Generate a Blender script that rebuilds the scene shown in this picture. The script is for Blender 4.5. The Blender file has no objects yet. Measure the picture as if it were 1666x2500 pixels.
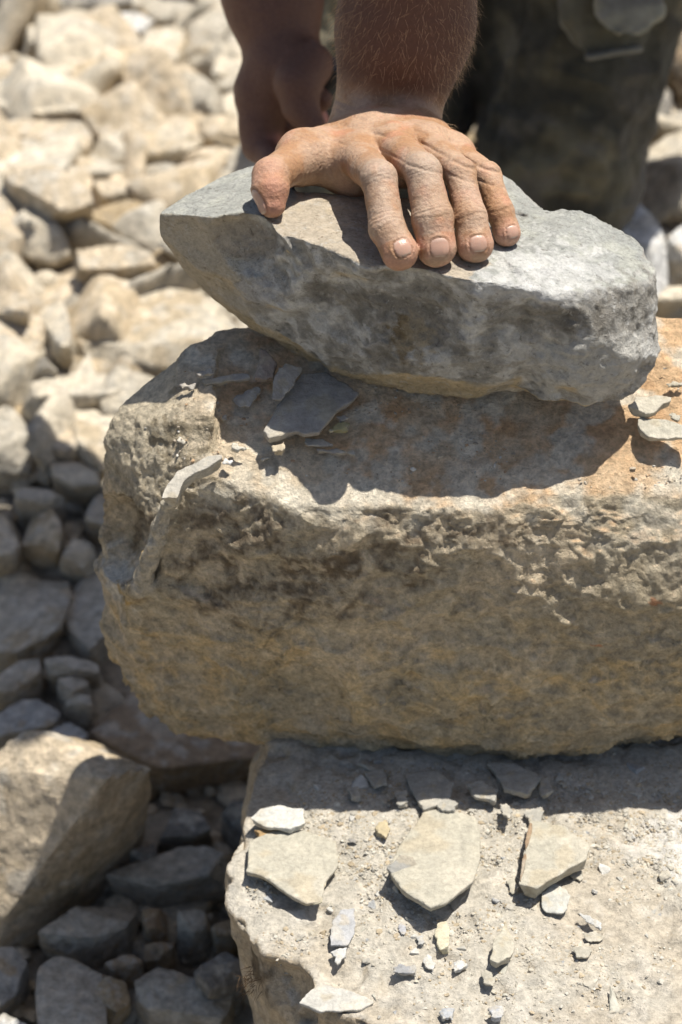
import bpy, bmesh, math, random
import numpy as np
from mathutils import Vector, Matrix
R = math.radians
S = bpy.context.scene
COL = S.collection
rng = np.random.default_rng(7)

# ------------------------------------------------------------------ camera
PITCH = R(35.0); FPX = 5950.0; CD = 1.5           # focal length in photo pixels, distance to the boulder's rim
cp, sp = math.cos(PITCH), math.sin(PITCH)
CAM = np.array([0.0, -CD*cp, CD*sp])
cam_d = bpy.data.cameras.new('camera')
cam = bpy.data.objects.new('camera', cam_d); COL.objects.link(cam)
cam.location = CAM; cam.rotation_euler = (R(90)-PITCH, 0, 0)
cam_d.sensor_fit = 'HORIZONTAL'; cam_d.sensor_width = 24.0
cam_d.lens = FPX*24.0/1666.0
cam_d.clip_start = 0.05; cam_d.clip_end = 200
cam_d.dof.use_dof = True; cam_d.dof.focus_distance = 1.46; cam_d.dof.aperture_fstop = 6.6
S.camera = cam

# ------------------------------------------------------------------ sky and sun
SUN = Vector((0.27, 0.11, 1.0)).normalized()      # from the place towards the sun
W = bpy.data.worlds.new('World'); S.world = W; W.use_nodes = True
nt = W.node_tree; nt.nodes.clear()
sky = nt.nodes.new('ShaderNodeTexSky'); sky.sky_type = 'NISHITA'; sky.sun_disc = False
sky.sun_elevation = math.asin(SUN.z); sky.sun_rotation = math.atan2(SUN.x, SUN.y)
sky.altitude = 600; sky.dust_density = 3.0
bg = nt.nodes.new('ShaderNodeBackground'); bg.inputs[1].default_value = 0.08
wo = nt.nodes.new('ShaderNodeOutputWorld')
nt.links.new(sky.outputs[0], bg.inputs[0]); nt.links.new(bg.outputs[0], wo.inputs[0])
sl = bpy.data.lights.new('sun', 'SUN'); sl.energy = 5.0; sl.angle = R(0.5); sl.color = (1.0, 0.955, 0.88)
so = bpy.data.objects.new('sun', sl); COL.objects.link(so)
so.rotation_euler = SUN.to_track_quat('Z', 'Y').to_euler(); so.location = (2, 1, 4)
S.view_settings.view_transform = 'Standard'; S.view_settings.look = 'None'
S.view_settings.exposure = 0.55; S.view_settings.gamma = 1.0
S.cycles.max_bounces = 8; S.cycles.diffuse_bounces = 4

# ------------------------------------------------------------------ photo pixel -> place
def ray(u, v):
    t = (1250.0-v)/FPX
    return np.array([(u-833.0)/FPX, cp+sp*t, -sp+cp*t])
def PY(u, v, Y):
    d = ray(u, v); return CAM + d*((Y-CAM[1])/d[1])
def PZ(u, v, Z):
    d = ray(u, v); return CAM + d*((Z-CAM[2])/d[2])
def PP(u, v, c, s, sx=0.0):                        # on the plane Z = c + s*Y + sx*X
    d = ray(u, v); k = (c + s*CAM[1] + sx*CAM[0] - CAM[2])/(d[2]-s*d[1]-sx*d[0]); return CAM + d*k
def proj(p):                                       # points (N,3) -> photo pixels
    q = np.asarray(p) - CAM
    z = q[..., 1]*cp - q[..., 2]*sp; y = q[..., 1]*sp + q[..., 2]*cp
    return 833.0 + FPX*q[..., 0]/z, 1250.0 - FPX*y/z

# ------------------------------------------------------------------ noise (numpy)
_perm = np.random.default_rng(11).permutation(4096).astype(np.int32)
_grad = np.random.default_rng(12).normal(size=(4096, 3)).astype(np.float32)
_grad /= np.linalg.norm(_grad, axis=1)[:, None]
def _h(ix, iy, iz):
    return _perm[(_perm[(_perm[ix & 4095] + iy) & 4095] + iz) & 4095]
def perlin(p, scale, seed=0.0):
    q = (p*np.asarray(scale, dtype=np.float32) + np.float32(seed*17.31+100.0)).astype(np.float32)
    i = np.floor(q).astype(np.int32); f = q - i
    w = f*f*f*(f*(f*6-15)+10)
    out = np.zeros(len(q), np.float32)
    for dx in (0, 1):
        wx = w[:, 0] if dx else 1-w[:, 0]
        for dy in (0, 1):
            wy = w[:, 1] if dy else 1-w[:, 1]
            for dz in (0, 1):
                wz = w[:, 2] if dz else 1-w[:, 2]
                g = _grad[_h(i[:, 0]+dx, i[:, 1]+dy, i[:, 2]+dz)]
                out += wx*wy*wz*(g[:, 0]*(f[:, 0]-dx)+g[:, 1]*(f[:, 1]-dy)+g[:, 2]*(f[:, 2]-dz))
    return out*1.5
def fbm(p, scale, octs=4, seed=0.0, gain=0.5):
    s = np.zeros(len(p), np.float32); a = 1.0; sc = np.asarray(scale, dtype=np.float32)
    for o in range(octs):
        s += a*perlin(p, sc*(2.03**o), seed+o*1.7); a *= gain
    return s
def ridged(p, scale, octs=3, seed=0.0):
    s = np.zeros(len(p), np.float32); a = 1.0; sc = np.asarray(scale, dtype=np.float32)
    for o in range(octs):
        s += a*(1-2*np.abs(perlin(p, sc*(2.1**o), seed+o*2.3))); a *= 0.5
    return s
def facets(p, scale, seed=0.0, tilt=0.8, q2=0.6):
    """chipped planes: per Voronoi cell an own tilted plane; returns value in cell units"""
    q = (p*np.asarray(scale, dtype=np.float32) + np.float32(seed*9.17+50.0)).astype(np.float32)
    i = np.floor(q).astype(np.int32)
    best = np.full(len(q), -9, np.float32); 
    for dx in (-1, 0, 1):
        for dy in (-1, 0, 1):
            for dz in (-1, 0, 1):
                h = _h(i[:, 0]+dx, i[:, 1]+dy, i[:, 2]+dz)
                c = np.stack([i[:, 0]+dx, i[:, 1]+dy, i[:, 2]+dz], 1) + 0.5 + 0.42*_grad[(h*7+3) & 4095]
                d = q - c
                g = _grad[(h*13+5) & 4095]
                val = tilt*(d*g).sum(1) - q2*(d*d).sum(1)
                best = np.maximum(best, val)
    return best
def centred(x): return x-np.median(x)
def bowls(p, scale, seed=0.0, tilt=0.35):
    """conchoidal scallops: hollow cells meeting in sharp ridges, centred on zero"""
    return centred(-facets(p, scale, seed, tilt, 0.9))
def sstep(a, b, x):
    t = np.clip((x-a)/(b-a), 0, 1); return t*t*(3-2*t)

# ------------------------------------------------------------------ signed distance -> mesh
def smin(a, b, k):
    h = np.maximum(k-np.abs(a-b), 0)/k
    return np.minimum(a, b) - h*h*k*0.25
def smax(a, b, k): return -smin(-a, -b, k)
def hull_planes(pts):
    bm = bmesh.new()
    for p in pts: bm.verts.new(Vector([float(x) for x in p]))
    bmesh.ops.convex_hull(bm, input=bm.verts)
    pl = []
    c = np.mean(np.array(pts, dtype=float), axis=0)
    for f in bm.faces:
        if f.calc_area() < 1e-7: continue
        f.normal_update(); n = np.array(f.normal); d = float(n @ np.array(f.verts[0].co))
        if n @ c > d: n, d = -n, -d
        if any(abs(n @ m[:3]-1) < 2e-3 and abs(d-m[3]) < 1e-3 for m in pl): continue
        pl.append(np.array([*n, d]))
    bm.free()
    return np.array(pl, dtype=np.float32)
def hull_sdf(p, planes, k=0.004):
    s = None; p = p
    for n in planes:
        d = p @ n[:3] - n[3]
        s = d if s is None else smax(s, d, k)
    return s-k*.45
def capsule(p, a, b, ra, rb):
    a = np.asarray(a, np.float32); b = np.asarray(b, np.float32); ab = b-a
    t = np.clip(((p-a) @ ab)/(ab @ ab), 0, 1)
    return np.linalg.norm(p-(a+t[:, None]*ab), axis=1) - (ra+(rb-ra)*t)
def surface_nets(f, lo, hi, h):
    """sparse naive surface nets; f maps (N,3) points to signed distance"""
    lo = np.asarray(lo, np.float64); hi = np.asarray(hi, np.float64); B = 8
    nb = np.ceil((hi-lo)/(h*B)).astype(int); n = nb*B+1
    cx = [lo[k]+(np.arange(nb[k])+0.5)*h*B for k in range(3)]
    G = np.stack(np.meshgrid(*cx, indexing='ij'), -1).reshape(-1, 3).astype(np.float32)
    c = f(G).reshape(nb)
    near = np.abs(c) < h*B*1.15
    sd = np.full(n, 1.0, np.float32)
    rep = np.repeat(np.repeat(np.repeat(c, B, 0), B, 1), B, 2); sd[:-1, :-1, :-1] = rep
    sd[-1] = 1; sd[:, -1] = 1; sd[:, :, -1] = 1
    m = np.repeat(np.repeat(np.repeat(near, B, 0), B, 1), B, 2)
    M = np.zeros(n, bool); M[:-1, :-1, :-1] = m
    M[1:, :, :] |= M[:-1, :, :]; M[:, 1:, :] |= M[:, :-1, :]; M[:, :, 1:] |= M[:, :, :-1]
    idx = np.nonzero(M); P = (lo + np.stack(idx, 1)*h).astype(np.float32)
    v = np.empty(len(P), np.float32)
    for a in range(0, len(P), 400000): v[a:a+400000] = f(P[a:a+400000])
    sd[idx] = v
    sd[0] = 1; sd[:, 0] = 1; sd[:, :, 0] = 1; sd[-1] = 1; sd[:, -1] = 1; sd[:, :, -1] = 1
    ins = sd < 0
    cn = np.zeros(np.array(n)-1, np.int8)
    for dx in (0, 1):
        for dy in (0, 1):
            for dz in (0, 1):
                cn += ins[dx:n[0]-1+dx, dy:n[1]-1+dy, dz:n[2]-1+dz]
    act = np.nonzero((cn > 0) & (cn < 8)); A = np.stack(act, 1); N = len(A)
    vid = np.full(np.array(n)-1, -1, np.int32); vid[act] = np.arange(N)
    acc = np.zeros((N, 3), np.float64); cnt = np.zeros(N)
    cor = {}
    for dx in (0, 1):
        for dy in (0, 1):
            for dz in (0, 1): cor[dx, dy, dz] = sd[A[:, 0]+dx, A[:, 1]+dy, A[:, 2]+dz]
    for k in range(3):
        for e in ((0, 0), (0, 1), (1, 0), (1, 1)):
            p0 = list(e); p0.insert(k, 0); p1 = list(e); p1.insert(k, 1)
            a, b = cor[tuple(p0)], cor[tuple(p1)]
            x = (a < 0) != (b < 0); t = np.where(x, a/np.where(x, a-b, 1), 0)
            pos = np.zeros((N, 3)); pos[:] = p0; pos[:, k] = t
            acc[x] += pos[x]; cnt[x] += 1
    V = lo + (A + acc/cnt[:, None])*h
    Q = []
    for k in range(3):
        s0 = [slice(1, -1)]*3; s0[k] = slice(0, -1); s1 = [slice(1, -1)]*3; s1[k] = slice(1, None)
        a = ins[tuple(s0)]; b = ins[tuple(s1)]
        x = np.stack(np.nonzero(a != b), 1); off = np.ones(3, int); off[k] = 0; x = x+off
        sg = ins[x[:, 0], x[:, 1], x[:, 2]]
        u_, w_ = (k+1) % 3, (k+2) % 3; du = np.zeros(3, int); du[u_] = 1; dw = np.zeros(3, int); dw[w_] = 1
        c4 = [x-du-dw, x-dw, x, x-du]
        q = np.stack([vid[c[:, 0], c[:, 1], c[:, 2]] for c in c4], 1)
        q[~sg] = q[~sg][:, ::-1]
        Q.append(q)
    return V.astype(np.float32), np.concatenate(Q).astype(np.int32)
def vnormals(V, F):
    a, b, c = V[F[:, 0]], V[F[:, 1]], V[F[:, 2]]
    fn = np.cross(b-a, c-a)
    if F.shape[1] == 4: fn = fn + np.cross(c-a, V[F[:, 3]]-a)
    n = np.zeros_like(V)
    for k in range(F.shape[1]):
        for j in range(3): n[:, j] += np.bincount(F[:, k], fn[:, j], len(V))
    return n/(np.linalg.norm(n, axis=1)[:, None]+1e-12)
def smooth(V, F, it=1, f=0.5):
    for _ in range(it):
        s = np.zeros_like(V); c = np.zeros(len(V))
        m = F.shape[1]
        for k in range(m):
            for o in (1, m-1):
                j = F[:, (k+o) % m]; c += np.bincount(F[:, k], minlength=len(V))
                for d in range(3): s[:, d] += np.bincount(F[:, k], V[j, d], len(V))
        V = V + f*(s/c[:, None]-V)
    return V.astype(np.float32)
def make_obj(name, V, F, mat, loc=None, parent=None, col=None, sm=True, attrs=None):
    """link one mesh object; V in world space, loc = its origin"""
    if loc is None: loc = np.array([V[:, 0].mean(), V[:, 1].mean(), V[:, 2].min()])
    loc = np.asarray(loc, float)
    me = bpy.data.meshes.new(name); nv, nf, m = len(V), len(F), F.shape[1]
    me.vertices.add(nv); me.vertices.foreach_set('co', (V-loc).astype(np.float32).ravel())
    me.loops.add(nf*m); me.loops.foreach_set('vertex_index', F.ravel().astype(np.int32))
    me.polygons.add(nf); me.polygons.foreach_set('loop_start', np.arange(0, nf*m, m, dtype=np.int32))
    me.polygons.foreach_set('use_smooth', np.full(nf, sm))
    me.update(calc_edges=True)
    if col is not None:
        at = me.color_attributes.new('Col', 'FLOAT_COLOR', 'POINT')
        c4 = np.ones((nv, 4), np.float32); c4[:, :3] = np.clip(col, 0, 1); at.data.foreach_set('color', c4.ravel())
    for k, a in (attrs or {}).items():
        at = me.attributes.new(k, 'FLOAT', 'POINT'); at.data.foreach_set('value', a.astype(np.float32))
    if mat is not None: me.materials.append(mat)
    o = bpy.data.objects.new(name, me); COL.objects.link(o)
    if parent is not None:
        o.parent = parent; loc = loc - np.array(parent.location)
    o.location = loc
    return o
def tag(o, label=None, cat=None, group=None, kind=None):
    if label: o['label'] = label
    if cat: o['category'] = cat
    if group: o['group'] = group
    if kind: o['kind'] = kind
    return o

class HMap:
    """height of a stone's upper surface over (x, y)"""
    def __init__(self, V, n, cell=.0022):
        m = n[:, 2] > .3; P = V[m]; self.c = cell; self.lo = P[:, :2].min(0)
        ij = ((P[:, :2]-self.lo)/cell).astype(int); self.n = ij.max(0)+2
        self.h = np.full(self.n, -9.0); np.maximum.at(self.h, (ij[:, 0], ij[:, 1]), P[:, 2])
        for _ in range(2):
            h = self.h; q = np.maximum.reduce([np.roll(h, 1, 0), np.roll(h, -1, 0), np.roll(h, 1, 1), np.roll(h, -1, 1)]); self.h = np.where(h < -8, q, h)
    def at(self, x, y):
        i = ((np.stack([np.asarray(x), np.asarray(y)], -1)-self.lo)/self.c).astype(int)
        i = np.clip(i, 0, self.n-1); return self.h[i[..., 0], i[..., 1]]
    def hit(self, u, v, z0):
        """points where the rays of the pixels meet the surface; z0 a first guess"""
        u = np.atleast_1d(np.asarray(u, float)); v = np.atleast_1d(np.asarray(v, float)); t = (1250.0-v)/FPX
        d = np.stack([(u-833.0)/FPX, cp+sp*t, -sp+cp*t], 1); z = np.full(len(u), float(z0))
        for _ in range(5):
            P = CAM+d*((z-CAM[2])/d[:, 2])[:, None]; hz = self.at(P[:, 0], P[:, 1]); z = np.where(hz > -8, .5*z+.5*hz, z)
        P = CAM+d*((z-CAM[2])/d[:, 2])[:, None]; P[:, 2] = z; return P, hz > -8
# ------------------------------------------------------------------ materials
def new_mat(name):
    m = bpy.data.materials.new(name); m.use_nodes = True; t = m.node_tree; t.nodes.clear()
    o = t.nodes.new('ShaderNodeOutputMaterial'); b = t.nodes.new('ShaderNodeBsdfPrincipled')
    t.links.new(b.outputs[0], o.inputs[0]); return m, t, b
def N(t, typ, **kw):
    n = t.nodes.new(typ)
    for k, v in kw.items():
        if k.startswith('i_'):
            n.inputs[int(k[2:]) if k[2:].isdigit() else k[2:]].default_value = v
        else: setattr(n, k, v)
    return n
def noise(t, vec, scale, detail=6, rough=0.6, dist=0.0):
    n = N(t, 'ShaderNodeTexNoise'); n.inputs['Scale'].default_value = scale; n.inputs['Detail'].default_value = detail
    n.inputs['Roughness'].default_value = rough; n.inputs['Distortion'].default_value = dist
    t.links.new(vec, n.inputs['Vector']); return n
def ramp(t, fac, a, b, ca=(0, 0, 0, 1), cb=(1, 1, 1, 1)):
    r = N(t, 'ShaderNodeValToRGB'); e = r.color_ramp.elements
    e[0].position = a; e[1].position = b; e[0].color = ca; e[1].color = cb
    t.links.new(fac, r.inputs[0]); return r
def mix(t, fac, A, B, mode='MIX'):
    m = N(t, 'ShaderNodeMix', data_type='RGBA', blend_type=mode)
    for s, i in ((fac, 0), (A, 6), (B, 7)):
        if isinstance(s, (int, float)): m.inputs[i].default_value = s
        elif isinstance(s, tuple): m.inputs[i].default_value = s
        else: t.links.new(s, m.inputs[i])
    return m.outputs[2]
def bump(t, b, h, dist, strength=1.0, prev=None):
    n = N(t, 'ShaderNodeBump'); n.inputs['Strength'].default_value = strength; n.inputs['Distance'].default_value = dist
    t.links.new(h, n.inputs['Height'])
    if prev is not None: t.links.new(prev, n.inputs['Normal'])
    t.links.new(n.outputs[0], b.inputs['Normal']); return n.outputs[0]
def stone_mat(name, var=0.35, grain=700.0, bd=0.0006, bd2=0.0012, spec=0.15, fleck=0.0):
    """dry limestone: colour patches come from the mesh's own stain attribute, grain and pits from noise"""
    m, t, b = new_mat(name)
    tc = N(t, 'ShaderNodeTexCoord').outputs['Object']
    at = N(t, 'ShaderNodeAttribute', attribute_name='Col')
    n1 = noise(t, tc, grain, 5, 0.65); n2 = noise(t, tc, 90, 8, 0.7, 0.3); n3 = noise(t, tc, 22, 5, 0.6, 0.5)
    n1b = noise(t, tc, grain*.36, 6, 0.72); r1 = ramp(t, n1b.outputs[0], 0.34, 0.62, (1-var, 1-var, 1-var, 1), (1+var*0.6, 1+var*0.6, 1+var*0.6, 1))
    r2 = ramp(t, n2.outputs[0], 0.30, 0.72, (1-var, 1-var*0.95, 1-var*0.9, 1), (1+var*0.85, 1+var*0.82, 1+var*0.78, 1))
    c = mix(t, 1.0, at.outputs[0], r1.outputs[0], 'MULTIPLY'); c = mix(t, 1.0, c, r2.outputs[0], 'MULTIPLY')
    if fleck:
        n4 = noise(t, tc, 230, 6, 0.7, 0.6); n5 = noise(t, tc, 48, 4, 0.6, 0.4)
        f4 = ramp(t, n4.outputs[0], 0.54, 0.64); f5 = ramp(t, n5.outputs[0], 0.42, 0.62)
        mu = N(t, 'ShaderNodeMath', operation='MULTIPLY'); t.links.new(f4.outputs[0], mu.inputs[0]); t.links.new(f5.outputs[0], mu.inputs[1])
        mu2 = N(t, 'ShaderNodeMath', operation='MULTIPLY'); t.links.new(mu.outputs[0], mu2.inputs[0]); mu2.inputs[1].default_value = fleck
        c = mix(t, mu2.outputs[0], c, (.62, .61, .57, 1))
        f6 = ramp(t, n4.outputs[0], 0.33, 0.42, (.55, .53, .50, 1), (1, 1, 1, 1)); c = mix(t, .9, c, f6.outputs[0], 'MULTIPLY')
    t.links.new(c, b.inputs['Base Color'])
    b.inputs['Roughness'].default_value = 0.9; b.inputs['Specular IOR Level'].default_value = spec
    p = bump(t, b, n2.outputs[0], bd2*4, 1.0); p = bump(t, b, n1b.outputs[0], bd*2.2, .8, p); p = bump(t, b, n1.outputs[0], bd*.35, .6, p)
    vo = N(t, 'ShaderNodeTexVoronoi'); vo.inputs['Scale'].default_value = 260; t.links.new(tc, vo.inputs['Vector'])
    rv = ramp(t, vo.outputs['Distance'], 0.0, 0.28); bump(t, b, rv.outputs[0], bd, 0.5, p)
    return m
# ------------------------------------------------------------------ the stack: three blocks
def xyz(*p): return np.array(p, float)
def blob(V, c, r, seed=0, amp=0.6, sc=60):
    """0..1 patch with an uneven outline round a point of the stone; r may be a triple"""
    d = (V-np.asarray(c, np.float32))/np.asarray(r, np.float32)
    return sstep(1.25, 0.75, np.linalg.norm(d, axis=1)+amp*fbm(V, sc, 4, seed))
def lerp(c, col, m):
    return c*(1-m[:, None]) + np.asarray(col, np.float32)*m[:, None]
HS = 1.0
def chipped(pts, pl, k, seed, lo, hi, mu, spread):
    """the hull's planes plus k shallow flat breaks facing about mu"""
    r_ = np.random.default_rng(seed); P_ = np.array(pts, float); out = [pl]
    for _ in range(k):
        d = np.array(mu, float)+r_.normal(0, 1, 3)*np.array(spread); d /= np.linalg.norm(d)
        out.append(np.array([[*d, float((P_@d).max())-r_.uniform(lo, hi)]], np.float32))
    return np.concatenate(out)
def SCP(u, v, Y, r, d, nn=(0, -1, 0), k=.003):
    """a hollow of depth d scooped by a ball of radius r into the face met at (u, v, Y)"""
    nn = np.array(nn, float); nn /= np.linalg.norm(nn); return (PY(u, v, Y)+nn*(r-d), r, k)
# --- top stone (traced corner points, each at its own depth)
TS = [
 # nose: the overhanging middle
 [PY(669,577,.048), PY(770,648,.034), PY(853,669,.022), PY(904,698,.018), PY(1072,711,.010), PY(1200,706,.004), PY(1330,735,.0),
  PY(745,800,.066), PY(795,885,.062), PY(860,905,.054), PY(1000,910,.036), PY(1147,900,.028), PY(1290,955,.03),
  PY(812,908,.085), PY(954,952,.066), PY(1072,952,.062), PY(1206,952,.056), PY(1282,976,.045),
  PP(700,470,.146,.12), PP(1250,500,.146,.06), xyz(-.04,.19,.11), xyz(.12,.17,.10), xyz(-.03,.17,.07), xyz(.12,.15,.07)],
 # left wing
 [PY(382,530,.088), PY(505,530,.072), PY(518,551,.068), PY(635,543,.055), PY(690,580,.046),
  PY(459,476,.118), PY(602,402,.150), PY(680,392,.156), PP(720,470,.158,.02),
  PY(378,585,.092), PY(400,619,.095), PY(442,673,.100), PY(602,795,.10), PY(661,854,.088), PY(745,890,.085),
  PY(500,650,.078), PY(593,735,.070), PY(700,830,.070), PY(800,895,.075), PY(770,700,.045), xyz(-.03,.18,.12), xyz(-.02,.15,.075)],
 # right block
 [PY(1250,640,.035), PY(1330,735,.002), PY(1424,726,.016), PY(1525,700,.036), PY(1592,686,.058), PY(1600,753,.052), PY(1613,853,.040),
  PY(1613,896,.036), PY(1592,937,.030), PY(1542,984,.022), PY(1433,1013,.018), PY(1357,1005,.022), PY(1282,975,.030),
  PY(1416,515,.108), PY(1315,511,.112), PY(1525,564,.098), PY(1558,593,.088), PY(1600,660,.070), PY(1200,600,.06),
  PY(1480,860,.006), PY(1380,900,.008), PY(1270,900,.018), xyz(.15,.12,.07), xyz(.08,.13,.07), xyz(.17,.10,.09)],
 # hump behind the little finger
 [PY(1100,385,.175), PY(1130,371,.178), PY(1189,392,.172), PY(1256,442,.160), PY(1307,493,.142), PY(1330,520,.12),
  PY(1060,420,.13), PY(1180,500,.11), PY(1290,530,.105), PY(1330,540,.10), xyz(.05,.2,.10), xyz(.12,.17,.08), xyz(.06,.12,.09)],
]
TSP = [hull_planes(h) for h in TS]
TSP[0] = chipped(TS[0], TSP[0], 16, 5, .003, .009, (0, -1, -.25), (.55, .1, .35)); TSP[2] = chipped(TS[2], TSP[2], 16, 8, .003, .010, (.2, -1, .1), (.55, .1, .5)); TSP[1] = chipped(TS[1], TSP[1], 10, 9, .002, .007, (-.5, -.9, -.4), (.4, .1, .3))
def top_sdf(p):
    s = None
    for k, pl in enumerate(TSP):
        d = hull_sdf(p, pl, 0.0015)
        s = d if s is None else smin(s, d, 0.004)
    # scooped hollows: beneath the left wing's rim, in the nose, the dark dish in the front
    for c, r, k in SC: s = smax(s, r-np.linalg.norm(p-np.asarray(c, np.float32), axis=1), k)
    return s
SC = [SCP(592,598,.062,.030,.015,(-.3,-.95,-.1),.0012), SCP(668,665,.052,.026,.010,(-.5,-.85,-.1),.0012), SCP(440,600,.082,.070,.007,(-.4,-.9,-.1),.0012), SCP(520,700,.078,.05,.006,(-.4,-.8,-.5),.0012), SCP(700,800,.062,.04,.006,(-.5,-.8,-.3),.0012),
      SCP(985,800,.028,.075,.009,(-.1,-1,0),.002), SCP(1240,850,.016,.080,.006,(0,-1,0),.006), SCP(1400,860,.006,.050,.006,(0,-.95,.3),.003),
      SCP(1510,900,.012,.050,.004,(.2,-.95,.2)), SCP(820,780,.046,.060,.006,(-.3,-.95,0)), SCP(1350,985,.024,.040,.005,(0,-.9,-.4))]
V, F = surface_nets(top_sdf, (-.16, -.03, .01), (.24, .23, .19), 0.00125*HS)
n = vnormals(V, F)
up = sstep(.75, .95, n[:, 2])
rough = 1-up*0.85
wingsm = sstep(-.045, -.075, V[:, 0])               # the left wing is cleanly split, hardly pitted
nb = n.copy(); Wt = V+.004*np.stack([fbm(V, 60, 3, 51), fbm(V, 60, 3, 52), fbm(V, 60, 3, 53)], 1)
Bt = bowls(Wt, (52, 50, 64), 5); Bt2 = bowls(Wt, (130, 130, 150), 7)
D = .0040*rough*centred(facets(Wt, (26, 26, 34), 3))*(1-.6*wingsm) + .0026*rough*Bt*(1-.5*wingsm) + .0020*rough*Bt2*(1-.8*wingsm)
D += 0.0011*rough*fbm(V, 110, 4, 1.0)*(1-.75*wingsm) + 0.0008*fbm(V, 28, 2, 2)
D += -0.0008*sstep(.35, .9, ridged(V, (60, 60, 160), 3, 4))*up
V = V + n*D[:, None]; n = vnormals(V, F)
up = sstep(.70, .90, n[:, 2])
g = fbm(V, 14, 4, 8); g2 = fbm(V, 55, 5, 9)
c = np.tile(np.array([.39, .37, .33], np.float32), (len(V), 1))
c = lerp(c, (.46, .42, .33), wingsm)
c = lerp(c, (.50, .485, .44), sstep(.05, .45, g2+.4*fbm(V, 160, 3, 4))*(1-.8*wingsm)*.8)
fm = (1-wingsm)*sstep(.6, .3, n[:, 2])
c = lerp(c, (.25, .245, .22), fm*sstep(.0, -.2, Bt+.25*g2)*.5); c = lerp(c, (.58, .57, .53), fm*sstep(.10, .22, Bt+.35*fbm(V, 120, 4, 6))*.75)
c = lerp(c, (.62, .61, .57), fm*sstep(.12, .25, Bt2+.2*fbm(V, 300, 3, 6))*sstep(-.2, .3, g2)*.6); c = lerp(c, (.16, .155, .14), fm*sstep(-.10, -.22, Bt2)*sstep(-.1, .3, fbm(V, 30, 3, 16))*.6)
# olive-grey weathered top, white scuffs, tan fresh split under the hand
c = lerp(c, (.36, .365, .335), up*.9); c = lerp(c, (.45, .45, .39), up*sstep(.0, .5, g2)*.7)
A0 = PP(655, 560, .15, .1); B0 = PP(735, 440, .15, .1)
side = (V[:, 0]-A0[0])*(B0[1]-A0[1])-(V[:, 1]-A0[1])*(B0[0]-A0[0])
xr = PY(1165, 650, .04)[0]
tan = sstep(-.0002, .0002, side/.1+.004*fbm(V, 60, 3, 5))*sstep(xr+.003, xr-.001, V[:, 0]+.012*fbm(V, 70, 4, 2))*sstep(.45, .7, n[:, 2])*sstep(.115, .135, V[:, 2])
c = lerp(c, (.47, .405, .315), tan); c = lerp(c, (.55, .45, .31), tan*sstep(.15, .5, g2)*.5)
for (u, v, y, r, s) in ((1440, 640, .04, (.028, .03, .016), 1), (1380, 700, .01, (.03, .02, .012), 2), (1230, 720, .01, (.035, .02, .010), 3), (1300, 630, .04, (.035, .012, .01), 6), (870,700,.03,(.02,.01,.004),7)):
    c = lerp(c, (.60, .59, .56), blob(V, PY(u, v, y), r, s, 1.1, 130)*(1-tan)*.6)
for (u, v, y, r, s) in ((1000, 770, .03, (.030, .03, .026), 11), (1310, 790, .005, (.036, .03, .011), 12), (1500, 760, .03, (.030, .03, .014), 13), (830, 720, .05, (.02, .02, .014), 14), (960, 880, .04, (.02, .02, .01), 15)):
    c = lerp(c, (.13, .115, .09), blob(V, PY(u, v, y), r, s, .7, 70)*.55*(1-tan))
c = lerp(c, (.17, .12, .055), blob(V, PY(985, 820, .035), (.007, .02, .014), 16, .8, 150)*.8)
c = lerp(c, (.30, .25, .17), blob(V, PY(1015, 830, .035), (.011, .02, .014), 17, .8, 120)*.7)
c = lerp(c, (.47, .45, .40), blob(V, PY(1480, 905, .01), (.042, .03, .022), 18, .4, 60)*.9)
und = sstep(-.50, -.64, nb[:, 2]+.05*g2)*sstep(.35, .0, nb[:, 0]); c = lerp(c, (.56, .45, .28), und*.95); c = lerp(c, (.54, .43, .26), wingsm*sstep(-.22, -.42, nb[:, 2])*.85)
c = lerp(c, (.33, .29, .235), blob(V, PY(592, 600, .065), (.019, .03, .013), 91, .35, 60)*.8)
c = lerp(c, (.45, .39, .30), wingsm*sstep(.5, .2, n[:, 2])*(1-und)*.7)
c = lerp(c, (.40, .40, .40), blob(V, PY(640, 700, .07), (.014, .02, .012), 19, .8, 120)*.6)
c = c*1.06
M_top = stone_mat('grey_limestone', .18, 900, .0006, .0018, fleck=.6)
top = make_obj('held_stone', V, F, M_top, loc=(.03, .08, .04), col=c)
tag(top, 'grey limestone with tan split top and scooped front, pressed under the dusty hand', 'stone')
HM_TOP = HMap(V, n)

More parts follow.
